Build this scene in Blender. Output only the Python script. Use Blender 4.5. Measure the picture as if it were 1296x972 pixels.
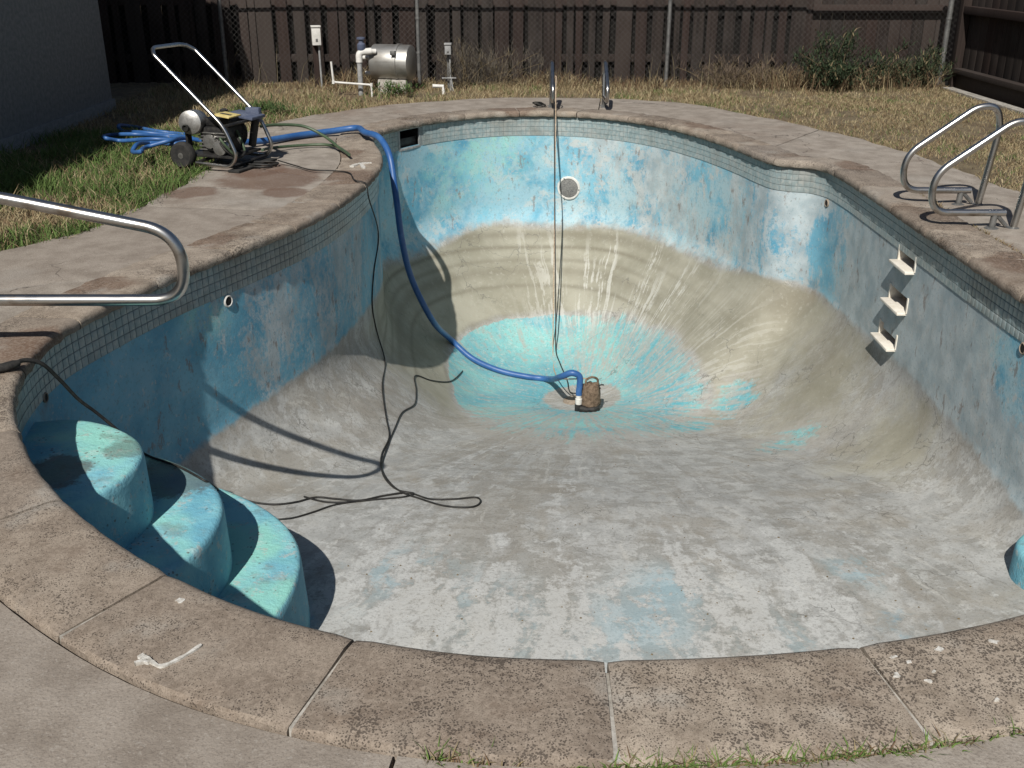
import bpy, bmesh, math, random
import numpy as np
from mathutils import Vector, Matrix
from mathutils.bvhtree import BVHTree

# ------------------------------------------------------------------ scene, camera, light
for o in list(bpy.data.objects): bpy.data.objects.remove(o)
S = bpy.context.scene
C = S.collection
rng = np.random.default_rng(7)
random.seed(7)

F_PX, W_PX, H_PX, PITCH, CAM_H = 1300.0, 1296.0, 972.0, math.radians(22.8), 1.5
cam = bpy.data.cameras.new('camera')
cam.sensor_width = 36.0
cam.lens = 36.0 * F_PX / W_PX
cam.clip_start = 0.05; cam.clip_end = 500
camo = bpy.data.objects.new('camera', cam); C.objects.link(camo)
camo.location = (0, 0, CAM_H)
camo.rotation_euler = (math.pi / 2 - PITCH, 0, 0)
S.camera = camo

SUN = Vector((0.25, 0.97, -1.0)).normalized()          # the way the light travels
elev = math.asin(-SUN.z)
world = bpy.data.worlds.new('World'); S.world = world; world.use_nodes = True
wn = world.node_tree.nodes; wl = world.node_tree.links
sky = wn.new('ShaderNodeTexSky'); sky.sky_type = 'NISHITA'; sky.sun_disc = False
sky.sun_elevation = elev; sky.sun_rotation = math.atan2(-SUN.x, -SUN.y) % (2 * math.pi)
bg = wn['Background']; wl.new(sky.outputs[0], bg.inputs[0]); bg.inputs[1].default_value = 0.05
sl = bpy.data.lights.new('sun', 'SUN'); sl.energy = 5.0; sl.angle = math.radians(0.55); sl.color = (1.0, 0.965, 0.905)
so = bpy.data.objects.new('sun', sl); C.objects.link(so)
so.rotation_euler = SUN.to_track_quat('-Z', 'Y').to_euler(); so.location = (0, -6, 12)
S.view_settings.view_transform = 'Standard'; S.view_settings.look = 'None'
S.view_settings.exposure = 0.1; S.view_settings.gamma = 1.0
S.render.resolution_x = 1024; S.render.resolution_y = 768

# ------------------------------------------------------------------ pixel helpers (photo pixels -> directions -> places on surfaces)
CP, SP = math.cos(PITCH), math.sin(PITCH)
CAM = Vector((0, 0, CAM_H))
def ray(px, py):
    u = (px - 648) / F_PX; v = (py - 486) / F_PX
    return Vector((u, CP - v * SP, -(SP + v * CP)))
def G(px, py, z=0.0):
    d = ray(px, py); t = (z - CAM_H) / d.z
    return CAM + d * t
def atY(px, py, y):
    d = ray(px, py); return CAM + d * (y / d.y)
def atX(px, py, x):
    d = ray(px, py); return CAM + d * (x / d.x)
def proj(p):
    f = p[1]; dr = CAM_H - p[2]
    Z = f * CP + dr * SP
    return 648 + F_PX * p[0] / Z, 486 + F_PX * (dr * CP - f * SP) / Z, Z

# ------------------------------------------------------------------ node helpers
class NT:
    def __init__(s, name):
        s.m = bpy.data.materials.new(name); s.m.use_nodes = True
        s.t = s.m.node_tree; s.b = s.t.nodes['Principled BSDF']
        s.b.inputs['Specular IOR Level'].default_value = 0.3
    def n(s, typ, ins=None, **kw):
        x = s.t.nodes.new(typ)
        for k, v in kw.items(): setattr(x, k, v)
        for k, v in (ins or {}).items(): s.put(x.inputs[k], v)
        return x
    def put(s, sock, v):
        if isinstance(v, bpy.types.NodeSocket): s.t.links.new(v, sock)
        elif isinstance(v, (tuple, list)) and len(v) == 3 and sock.type == 'RGBA': sock.default_value = (*v, 1)
        else: sock.default_value = v
    def obj(s): return s.n('ShaderNodeTexCoord').outputs['Object']
    def geo(s): return s.n('ShaderNodeNewGeometry').outputs['Position']
    def noise(s, vec, scale, detail=6, rough=0.55, dist=0.0):
        return s.n('ShaderNodeTexNoise', {'Vector': vec, 'Scale': scale, 'Detail': detail, 'Roughness': rough, 'Distortion': dist}).outputs['Fac']
    def vor(s, vec, scale, feature='F1', out='Distance'):
        return s.n('ShaderNodeTexVoronoi', {'Vector': vec, 'Scale': scale}, feature=feature).outputs[out]
    def scale(s, vec, xyz):
        return s.n('ShaderNodeVectorMath', {0: vec, 1: xyz}, operation='MULTIPLY').outputs[0]
    def math(s, op, a, b=0.5, c=0.5, clamp=False):
        x = s.n('ShaderNodeMath', operation=op, use_clamp=clamp)
        s.put(x.inputs[0], a); s.put(x.inputs[1], b); s.put(x.inputs[2], c); return x.outputs[0]
    def step(s, v, a, b):                                     # smooth 0..1 as v goes a..b
        return s.n('ShaderNodeMapRange', {'Value': v, 'From Min': a, 'From Max': b}, interpolation_type='SMOOTHSTEP').outputs[0]
    def mix(s, f, a, b, blend='MIX'):
        x = s.n('ShaderNodeMix', data_type='RGBA', blend_type=blend)
        s.put(x.inputs[0], f); s.put(x.inputs[6], a); s.put(x.inputs[7], b); return x.outputs[2]
    def ramp(s, f, stops):
        x = s.n('ShaderNodeValToRGB'); s.put(x.inputs[0], f); e = x.color_ramp.elements
        while len(e) < len(stops): e.new(0.5)
        for el, (p, c) in zip(e, stops): el.position = p; el.color = (*c, 1)
        return x.outputs[0]
    def attr(s, name): return s.n('ShaderNodeAttribute', attribute_name=name)
    def sep(s, c):
        x = s.n('ShaderNodeSeparateColor', {0: c}); return x.outputs
    def rand(s): return s.n('ShaderNodeObjectInfo').outputs['Random']
    def bump(s, h, strength=0.3, dist=0.01):
        s.put(s.b.inputs['Normal'], s.n('ShaderNodeBump', {'Height': h, 'Strength': strength, 'Distance': dist}).outputs[0])
    def out(s, col=None, rough=0.8, metal=0.0):
        if col is not None: s.put(s.b.inputs['Base Color'], col)
        s.put(s.b.inputs['Roughness'], rough); s.put(s.b.inputs['Metallic'], metal)
        return s.m

def simple(name, a, b, scale=12, rough=0.7, metal=0.0, bump=0.15, bdist=0.004, spec=None):
    t = NT(name); P = t.obj()
    n = t.noise(P, scale, 7); n2 = t.noise(P, scale * 5.3, 4)
    f = t.step(t.math('MULTIPLY_ADD', n2, 0.35, t.math('MULTIPLY', n, 0.65)), 0.36, 0.64)
    if bump: t.bump(n2, bump, bdist)
    if spec is not None: t.b.inputs['Specular IOR Level'].default_value = spec
    return t.out(t.mix(f, a, b), rough, metal)

def mat_steel():
    t = NT('stainless'); P = t.obj()
    n = t.noise(P, 9, 6); n2 = t.noise(P, 60, 3)
    f = t.step(n, 0.5, 0.75)
    col = t.mix(f, (0.50, 0.49, 0.47), (0.27, 0.23, 0.19))
    t.bump(n2, 0.04, 0.002)
    return t.out(col, t.math('MULTIPLY_ADD', n, 0.25, 0.17), 1.0)

def mat_coping():
    t = NT('coping_stone'); P = t.obj()
    n1 = t.noise(P, 2.2, 6); n2 = t.noise(P, 9, 7, 0.65); n3 = t.noise(P, 70, 4, 0.6); r = t.rand()
    base = t.mix(t.step(n2, 0.35, 0.68), (0.215, 0.175, 0.135), (0.365, 0.310, 0.248))
    base = t.mix(t.math('MULTIPLY', t.step(r, 0.2, 1.0), 0.6), base, (0.155, 0.122, 0.096))
    base = t.mix(t.math('MULTIPLY', t.step(t.math('FRACT', t.math('MULTIPLY', r, 9.7)), 0.5, 1.0), 0.35), base, (0.27, 0.25, 0.225))
    base = t.mix(t.math('MULTIPLY', t.step(n1, 0.53, 0.66), 0.7), base, (0.12, 0.082, 0.057))          # rusty damp stains

    def near(cx, cy, r):
        dd = t.n('ShaderNodeVectorMath', {0: P, 1: (cx, cy, 0)}, operation='DISTANCE').outputs['Value']
        return t.step(t.math('ADD', dd, t.math('MULTIPLY_ADD', t.noise(P, 4.5, 6), 0.9 * r, -0.45 * r)), r * 1.05, r * 0.75)
    for q in ((.0, 11.0, .3), (1.9, 9.9, .3), (2.7, 7.9, .25), (2.7, 5.2, .25), (-1.25, 7.45, .30), (-1.42, 8.4, .22), (-1.75, 5.7, .20), (-2.1, 4.8, .26), (-2.0, 4.0, .22)): base = t.mix(t.math('MULTIPLY', near(*q), 0.75), base, (0.130, 0.078, 0.052))
    g = t.math('MULTIPLY', t.step(t.noise(P, 3.1, 5), 0.56, 0.70), 0.6)
    base = t.mix(g, base, (0.33, 0.31, 0.275))                                                              # chalky wear
    base = t.mix(t.math('MULTIPLY', t.step(n3, 0.42, 0.62), 0.35), base, (0.35, 0.29, 0.235))
    v = t.vor(t.n('ShaderNodeVectorMath', {0: P, 1: t.n('ShaderNodeTexNoise', {'Vector': P, 'Scale': 40.0}).outputs['Color']}, operation='MULTIPLY_ADD').outputs[0] if False else P, 175)
    base = t.mix(t.math('MULTIPLY', t.step(t.noise(P, 260, 2), 0.5, 0.62), 0.5), base, (0.11, 0.085, 0.066))
    lim = t.math('MULTIPLY_ADD', t.noise(P, 11, 7, 0.75), 1.25, t.math('MULTIPLY_ADD', t.math('FRACT', t.math('MULTIPLY', r, 5.1)), 0.22, t.math('MULTIPLY_ADD', t.noise(P, 2.4, 3), 0.9, -0.85)))
    pit = t.math('LESS_THAN', v, lim)
    pit = t.math('MULTIPLY', pit, t.step(t.noise(P, 60, 2), 0.42, 0.50))
    base = t.mix(t.math('MULTIPLY', pit, 0.75), base, (0.045, 0.035, 0.028))
    h = t.math('SUBTRACT', t.math('MULTIPLY', n3, 0.5), t.math('MULTIPLY', pit, 0.9))
    t.bump(h, 0.55, 0.006)
    return t.out(base, 0.9)

def mat_deck():
    t = NT('deck_concrete'); P = t.obj()
    n1 = t.noise(P, 0.9, 7, 0.6, 0.4); n2 = t.noise(P, 6, 8, 0.65); n3 = t.noise(P, 120, 3)
    c = t.mix(t.step(n2, 0.3, 0.7), (0.205, 0.176, 0.146), (0.325, 0.288, 0.246))

    def near(cx, cy, r):
        dd = t.n('ShaderNodeVectorMath', {0: P, 1: (cx, cy, 0)}, operation='DISTANCE').outputs['Value']
        return t.step(t.math('ADD', dd, t.math('MULTIPLY_ADD', t.noise(P, 4.5, 6), 0.9 * r, -0.45 * r)), r * 1.05, r * 0.75)
    for q in ((-1.75, 7.45, .42), (-1.95, 7.8, .30), (-1.55, 7.0, .18), (-2.2, 7.0, .2)): c = t.mix(t.math('MULTIPLY', near(*q), 0.75), c, (0.120, 0.070, 0.048))
    c = t.mix(t.math('MULTIPLY', t.step(n1, 0.52, 0.70), 0.5), c, (0.17, 0.115, 0.082))
    c = t.mix(t.math('MULTIPLY', t.step(t.noise(P, 1.7, 6), 0.56, 0.72), 0.5), c, (0.31, 0.288, 0.258))
    c = t.mix(t.math('MULTIPLY', t.step(t.rand(), 0.4, 1.0), 0.25), c, (0.17, 0.132, 0.104))
    sp = t.math('LESS_THAN', t.vor(P, 28), t.math('MULTIPLY_ADD', t.noise(P, 3), 0.3, -0.07))
    c = t.mix(t.math('MULTIPLY', sp, 0.35), c, (0.10, 0.07, 0.05))
    c = t.mix(t.math('MULTIPLY', t.step(t.noise(P, 150, 3, 0.7), 0.52, 0.62), 0.4), c, (0.10, 0.08, 0.065))
    c = t.mix(t.math('MULTIPLY', t.step(t.noise(P, 85, 3, 0.7), 0.58, 0.66), 0.4), c, (0.36, 0.33, 0.29))
    cv = t.n('ShaderNodeVectorMath', {0: P, 1: t.n('ShaderNodeVectorMath', {0: t.n('ShaderNodeTexNoise', {'Vector': P, 'Scale': 4.0, 'Detail': 6.0}).outputs['Color'], 1: (0.3, 0.3, 0.3)}, operation='MULTIPLY').outputs[0]}, operation='ADD').outputs[0]
    ck = t.math('MULTIPLY', t.math('LESS_THAN', t.vor(cv, 1.1, 'DISTANCE_TO_EDGE'), 0.0035), t.step(t.noise(P, .9, 3), 0.48, 0.56))
    c = t.mix(t.math('MULTIPLY', ck, 0.7), c, (0.06, 0.048, 0.04))
    t.bump(t.math('ADD', n3, t.math('MULTIPLY', n2, 0.6)), 0.45, 0.005)
    return t.out(c, 0.88)

def mat_shell():
    t = NT('pool_plaster'); P = t.obj()
    A = t.sep(t.attr('zoneA').outputs['Color']); B = t.sep(t.attr('zoneB').outputs['Color'])
    Cc = t.sep(t.attr('zoneC').outputs['Color'])
    wall, beige, turq = A[0], A[1], A[2]
    rays, hint, chalk = B[0], B[1], B[2]
    rings, green, rust = Cc[0], Cc[1], Cc[2]
    wv = t.n('ShaderNodeVectorMath', {0: t.n('ShaderNodeTexNoise', {'Vector': P, 'Scale': 2.6, 'Detail': 5.0}).outputs['Color'], 1: (0.5, 0.5, 0.5)}, operation='SUBTRACT').outputs[0]
    pol = t.n('ShaderNodeVectorMath', {0: t.attr('pol').outputs['Vector'], 1: t.scale(wv, (0.055, 0.055, 0.3))}, operation='ADD').outputs[0]
    n1 = t.noise(P, 1.7, 8, 0.6, 0.3); n2 = t.noise(P, 6.0, 8, 0.62); n3 = t.noise(P, 26, 6, 0.65); n4 = t.noise(P, 95, 3)
    st = t.noise(t.scale(pol, (24, 24, 0.55)), 1.0, 8, 0.66, 0.0); st2 = t.noise(t.scale(pol, (44, 44, 1.2)), 1.0, 6, 0.62)
    fl = t.noise(t.scale(P, (0.8, 1.25, 1)), 7.5, 9, 0.70, 0.25)
    # bare grey floor: hard-edged flakes and scrapes that follow the drain's pull
    wz = t.attr('zoneD').outputs['Fac']
    fa = t.noise(t.scale(P, (0.85, 1.2, 1)), 5.0, 13, 0.76, 0.15); fb = t.noise(P, 9.5, 13, 0.78, 0.2); sc = t.noise(t.scale(pol, (62, 62, 1.3)), 1.0, 6, 0.65)
    c = t.mix(t.step(n2, 0.32, 0.68), (0.300, 0.300, 0.285), (0.405, 0.405, 0.388))
    c = t.mix(t.math('MULTIPLY', t.step(n1, 0.46, 0.30), 0.6), c, (0.29, 0.255, 0.20))
    c = t.mix(t.math('MULTIPLY', t.step(st, 0.48, 0.60), 0.55), c, (0.475, 0.475, 0.45))
    c = t.mix(t.math('MULTIPLY', t.step(st, 0.45, 0.36), 0.45), c, (0.225, 0.215, 0.195))
    c = t.mix(t.math('MULTIPLY', t.step(t.math('ADD', fa, t.math('MULTIPLY_ADD', st, 0.50, -0.25)), 0.525, 0.560), 0.52), c, (0.205, 0.195, 0.172))
    sb = t.noise(t.scale(pol, (9, 9, 0.35)), 1.0, 9, 0.68)
    c = t.mix(t.math('MULTIPLY', t.step(t.math('ADD', t.math('MULTIPLY', sb, .65), t.math('MULTIPLY', fb, .35)), 0.49, 0.57), 0.55), c, (0.245, 0.225, 0.190))
    c = t.mix(t.math('MULTIPLY', t.step(t.noise(P, 1.2, 9, .7), 0.52, 0.60), 0.40), c, (0.255, 0.230, 0.188))
    lim = t.math('MULTIPLY_ADD', wz, 0.11, 0.40)
    wf = t.step(t.math('ADD', t.math('MULTIPLY', fb, 0.50), t.math('MULTIPLY', st, 0.50)), t.math('ADD', lim, 0.025), t.math('ADD', lim, -0.025))
    c = t.mix(t.math('MULTIPLY', wf, 0.62), c, (0.52, 0.525, 0.505))
    c = t.mix(t.math('MULTIPLY', t.step(sc, 0.58, 0.66), 0.38), c, (0.52, 0.51, 0.47))
    c = t.mix(t.math('MULTIPLY', t.step(sc, 0.40, 0.33), 0.38), c, (0.19, 0.18, 0.16))
    c = t.mix(t.math('MULTIPLY', t.step(t.noise(P, 60, 5, 0.75), 0.53, 0.60), 0.40), c, (0.165, 0.158, 0.142))
    fl = fa
    hb = t.math('MULTIPLY', hint, t.step(t.math('ADD', t.math('MULTIPLY', fb, 0.45), t.math('MULTIPLY', st, 0.55)), 0.495, 0.555))
    c = t.mix(t.math('MULTIPLY', hb, 0.60), c, (0.26, 0.46, 0.54))
    # olive beige dirt of the old waterline in the deep end
    bm = t.step(t.math('ADD', beige, t.math('MULTIPLY_ADD', n2, 0.7, -0.35)), 0.22, 0.70)
    bcol = t.mix(t.step(n1, 0.35, 0.65), (0.225, 0.212, 0.158), (0.335, 0.318, 0.252))
    bcol = t.mix(t.math('MULTIPLY', rings, t.step(t.math('ADD', t.math('MULTIPLY', n2, .5), t.math('MULTIPLY', n3, .5)), 0.12, 0.42)), bcol, (0.165, 0.148, 0.105))
    bcol = t.mix(t.math('MULTIPLY', t.step(n3, 0.55, 0.7), 0.35), bcol, (0.41, 0.40, 0.345))
    c = t.mix(t.math('MULTIPLY', bm, 0.92), c, bcol)
    # painted walls: blue coat, chalked and peeled
    wcol = t.mix(t.step(n1, 0.38, 0.66), (0.085, 0.285, 0.41), (0.19, 0.435, 0.545))
    fade = t.attr('zoneE').outputs['Fac']
    wcol = t.mix(t.math('MULTIPLY', fade, t.step(t.noise(P, 2.8, 11, 0.72, .3), 0.40, 0.56)), wcol, (0.36, 0.50, 0.54))
    wcol = t.mix(t.math('MULTIPLY', fade, t.math('MULTIPLY', t.step(t.noise(P, 4.1, 12, 0.75, .2), 0.545, 0.58), 0.7)), wcol, (0.50, 0.49, 0.455))
    wcol = t.mix(t.math('MULTIPLY', green, t.math('MULTIPLY', t.step(t.noise(P, 42, 4, .7), .55, .62), .7)), wcol, (0.40, 0.52, 0.30))
    wcol = t.mix(t.math('MULTIPLY', green, t.step(n2, 0.38, 0.62)), wcol, (0.28, 0.56, 0.49))
    sv = t.scale(P, (1, 1, 0.45))
    pe = t.math('ADD', t.math('MULTIPLY', t.noise(sv, 3.6, 9, 0.74, 0.4), 0.66), t.math('MULTIPLY', t.noise(P, 30, 6, 0.75), 0.34))
    pm = t.step(t.math('ADD', pe, t.math('MULTIPLY_ADD', chalk, 0.40, -0.185)), 0.455, 0.575)
    peel = t.mix(t.step(n2, 0.35, 0.65), (0.33, 0.365, 0.37), (0.50, 0.53, 0.525))
    wcol = t.mix(t.math('MULTIPLY', pm, 0.82), wcol, peel)
    wcol = t.mix(t.math('MULTIPLY', t.step(t.noise(P, 17, 7, 0.75), 0.56, 0.66), 0.45), wcol, (0.40, 0.385, 0.35))
    wcol = t.mix(t.math('MULTIPLY', t.step(t.noise(P, 48, 4, 0.7), 0.56, 0.62), 0.4), wcol, (0.14, 0.24, 0.27))
    wcol = t.mix(t.math('MULTIPLY', t.step(n3, 0.60, 0.68), 0.5), wcol, (0.50, 0.50, 0.46))
    wcol = t.mix(t.math('MULTIPLY', t.step(t.noise(sv, 14, 6, 0.7), 0.60, 0.65), 0.6), wcol, (0.19, 0.14, 0.11))
    wm = t.step(t.math('ADD', wall, t.math('ADD', t.math('MULTIPLY_ADD', n2, 0.6, -0.3), t.math('MULTIPLY_ADD', fb, 0.8, -0.4))), 0.28, 0.68)
    c = t.mix(wm, c, wcol)
    # turquoise bowl round the drain
    tcol = t.mix(t.step(n1, 0.36, 0.64), (0.095, 0.345, 0.405), (0.205, 0.465, 0.45))
    tcol = t.mix(t.math('MULTIPLY', t.step(n3, 0.53, 0.66), 0.5), tcol, (0.44, 0.54, 0.51))
    tcol = t.mix(t.math('MULTIPLY', t.step(t.noise(P, 13, 8, 0.75), 0.54, 0.66), 0.55), tcol, (0.36, 0.37, 0.335))
    tcol = t.mix(t.math('MULTIPLY', t.step(t.noise(P, 55, 4, 0.7), 0.57, 0.63), 0.6), tcol, (0.13, 0.15, 0.14))
    tm = t.step(t.math('ADD', turq, t.math('ADD', t.math('MULTIPLY_ADD', st, 0.9, -0.45), t.math('MULTIPLY_ADD', n3, 0.6, -0.3))), 0.40, 0.58)
    scu = t.attr('zoneF').outputs['Fac']
    sf = t.math('MULTIPLY', scu, t.step(t.math('ADD', t.math('MULTIPLY', t.noise(t.scale(pol, (30, 30, 2.0)), 1.0, 8, .7), .6), t.math('MULTIPLY', t.noise(P, 12, 10, .75), .4)), .455, .53))
    c = t.mix(t.math('MULTIPLY', tm, 0.95), c, tcol)
    c = t.mix(t.math('MULTIPLY', sf, 0.75), c, t.mix(n3, (0.23, 0.215, 0.19), (0.46, 0.44, 0.40)))
    ff = t.noise(t.scale(pol, (14, 14, 4)), 1.6, 8, 0.7)
    c = t.mix(t.math('MULTIPLY', t.math('MULTIPLY', t.step(turq, 0.1, 0.5), t.step(ff, 0.53, 0.62)), 0.70), c, (0.33, 0.315, 0.28))
    # pale rays blasted by the pressure lance
    rm = t.math('MULTIPLY', rays, t.step(t.math('ADD', t.math('MULTIPLY', st2, 0.72), t.math('MULTIPLY', t.noise(P, 9, 8, .7), 0.28)), 0.50, 0.56))
    c = t.mix(t.math('MULTIPLY', rm, 0.58), c, (0.54, 0.53, 0.485))
    # rust and dark specks
    c = t.mix(t.math('MULTIPLY', rust, t.step(n2, 0.35, 0.6)), c, (0.15, 0.10, 0.06))
    sp = t.math('MULTIPLY', t.math('LESS_THAN', t.vor(P, 34), t.math('MULTIPLY_ADD', n2, 0.5, -0.12)), t.step(n3, 0.5, 0.56))
    c = t.mix(t.math('MULTIPLY', sp, 0.45), c, (0.14, 0.13, 0.12))
    # hairline cracks
    cv = t.n('ShaderNodeVectorMath', {0: P, 1: t.n('ShaderNodeVectorMath', {0: t.n('ShaderNodeTexNoise', {'Vector': P, 'Scale': 5.0, 'Detail': 5.0}).outputs['Color'], 1: (0.35, 0.35, 0.35)}, operation='MULTIPLY').outputs[0]}, operation='ADD').outputs[0]
    ck = t.math('LESS_THAN', t.vor(cv, 2.6, 'DISTANCE_TO_EDGE'), 0.007)
    ck = t.math('MULTIPLY', t.math('MULTIPLY', ck, t.step(t.noise(P, 1.3, 3), 0.5, 0.62)), t.math('SUBTRACT', 1.0, wm))
    c = t.mix(t.math('MULTIPLY', ck, 0.55), c, (0.10, 0.095, 0.085))
    h = t.math('ADD', t.math('MULTIPLY', n3, 0.7), t.math('ADD', t.math('MULTIPLY', n4, 0.35), t.math('MULTIPLY', fl, -0.5)))
    t.bump(h, 0.32, 0.008)
    return t.out(c, t.math('MULTIPLY_ADD', n2, 0.2, 0.66))

def mat_step():
    t = NT('step_paint'); P = t.obj()
    n1 = t.noise(P, 3, 7, 0.6); n2 = t.noise(P, 11, 7, 0.65); n3 = t.noise(P, 60, 4)
    up = t.sep(t.n('ShaderNodeNewGeometry').outputs['Normal'])[2]
    c = t.mix(t.step(n1, 0.38, 0.62), (0.135, 0.36, 0.46), (0.23, 0.50, 0.55))
    gm = t.math('MULTIPLY', t.step(t.noise(P, 2.1, 4), 0.42, 0.62), t.step(up, 0.4, 0.9))
    c = t.mix(t.math('MULTIPLY', gm, 0.8), c, (0.26, 0.56, 0.46))
    c = t.mix(t.math('MULTIPLY', t.step(n2, 0.56, 0.68), 0.35), c, (0.55, 0.60, 0.56))
    ch = t.noise(P, 16, 12, 0.78)
    c = t.mix(t.math('MULTIPLY', t.step(ch, 0.575, 0.60), 0.6), c, (0.42, 0.42, 0.385))
    c = t.mix(t.math('MULTIPLY', t.step(t.noise(P, 5.5, 12, 0.75), 0.57, 0.60), 0.2), c, (0.16, 0.30, 0.36))
    # brown dirt left where puddles dried on the treads
    dm = t.math('MULTIPLY', t.step(t.noise(P, 4.5, 7, 0.65), 0.56, 0.66), t.step(up, 0.5, 0.9))
    c = t.mix(t.math('MULTIPLY', dm, 0.35), c, (0.14, 0.12, 0.09))
    for q, r, k in (((-1.45, 3.92, -.57), .24, .65), ((-1.72, 3.42, -.30), .16, .7), ((-1.52, 3.62, -.30), .10, .5)):
        dd = t.n('ShaderNodeVectorMath', {0: P, 1: q}, operation='DISTANCE').outputs['Value']
        mk = t.step(t.math('ADD', dd, t.math('MULTIPLY_ADD', t.noise(P, 14, 10, .75), r * 1.6, -r * .8)), r * 1.0, r * .7)
        c = t.mix(t.math('MULTIPLY', t.math('MULTIPLY', mk, t.step(up, .5, .9)), k), c, (0.085, 0.062, 0.045))
    sp = t.math('MULTIPLY', t.math('LESS_THAN', t.vor(P, 38), 0.22), t.step(n2, 0.5, 0.58))
    c = t.mix(t.math('MULTIPLY', sp, 0.7), c, (0.10, 0.09, 0.07))
    t.bump(t.math('ADD', n3, t.math('ADD', t.math('MULTIPLY', n2, 1.6), t.math('MULTIPLY', ch, .8))), 0.45, 0.010)
    return t.out(c, 0.72)

def mat_tile():
    t = NT('waterline_tile'); P = t.geo(); r = t.rand()
    n = t.noise(P, 2.3, 5); n2 = t.noise(P, 30, 5); cell = t.vor(P, 21, 'F1', 'Color')
    k = t.sep(cell)[0]
    c = t.mix(k, (0.205, 0.275, 0.285), (0.265, 0.335, 0.345))
    c = t.mix(t.math('MULTIPLY', r, 0.3), c, (0.22, 0.25, 0.245))
    c = t.mix(t.math('MULTIPLY', t.step(n2, 0.45, 0.65), 0.5), c, (0.42, 0.43, 0.40))
    c = t.mix(t.math('MULTIPLY', t.step(n, 0.46, 0.66), 0.6), c, (0.22, 0.205, 0.175))
    c = t.mix(t.math('MULTIPLY', t.step(t.noise(P, 9, 8, 0.7), 0.52, 0.64), 0.4), c, (0.36, 0.365, 0.345))
    t.bump(n2, 0.08, 0.002)
    return t.out(c, 0.42)

def mat_wood():
    t = NT('fence_wood'); P = t.obj(); r = t.rand()
    off = t.n('ShaderNodeCombineXYZ', {0: t.math('MULTIPLY', r, 37.0), 1: t.math('MULTIPLY', r, 11.0), 2: t.math('MULTIPLY', r, 23.0)}).outputs[0]
    Q = t.n('ShaderNodeVectorMath', {0: P, 1: off}, operation='ADD').outputs[0]
    g = t.noise(t.scale(Q, (34, 34, 1.3)), 1.0, 6, 0.6); n = t.noise(Q, 2.2, 6)
    c = t.mix(t.step(g, 0.3, 0.7), (0.010, 0.0075, 0.0062), (0.030, 0.023, 0.019))
    c = t.mix(t.math('MULTIPLY', t.step(n, 0.48, 0.66), 0.6), c, (0.040, 0.034, 0.030))
    c = t.mix(t.math('MULTIPLY', r, 0.45), c, (0.044, 0.022, 0.017))
    c = t.mix(t.math('MULTIPLY', t.step(t.math('FRACT', t.math('MULTIPLY', r, 7.3)), 0.55, 1.0), 0.5), c, (0.060, 0.050, 0.043))
    t.bump(g, 0.5, 0.004)
    return t.out(c, 0.85)

def mat_ground():
    t = NT('soil'); P = t.obj()
    n1 = t.noise(P, 0.8, 6); n2 = t.noise(P, 9, 8, 0.7); n3 = t.noise(P, 55, 5, 0.7)
    c = t.mix(t.step(n2, 0.35, 0.65), (0.105, 0.078, 0.050), (0.205, 0.165, 0.10))
    c = t.mix(t.math('MULTIPLY', t.step(n1, 0.5, 0.66), 0.6), c, (0.13, 0.085, 0.055))
    c = t.mix(t.math('MULTIPLY', t.step(n3, 0.5, 0.66), 0.6), c, (0.24, 0.195, 0.12))
    t.bump(t.math('ADD', n3, n2), 0.8, 0.03)
    return t.out(c, 0.95)

def mat_grass():
    t = NT('grass_blades')
    a = t.attr('Col').outputs['Color']
    t.put(t.b.inputs['Subsurface Weight'], 0.0)
    return t.out(a, 0.8)

def mat_metaltank():
    t = NT('brushed_tank'); P = t.obj()
    n = t.noise(t.scale(P, (1.5, 40, 40)), 1.0, 4); n1 = t.noise(P, 5, 5)
    c = t.mix(t.step(n1, 0.4, 0.7), (0.46, 0.45, 0.42), (0.33, 0.31, 0.28))
    return t.out(c, t.math('MULTIPLY_ADD', n, 0.2, 0.36), 0.85)

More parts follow.
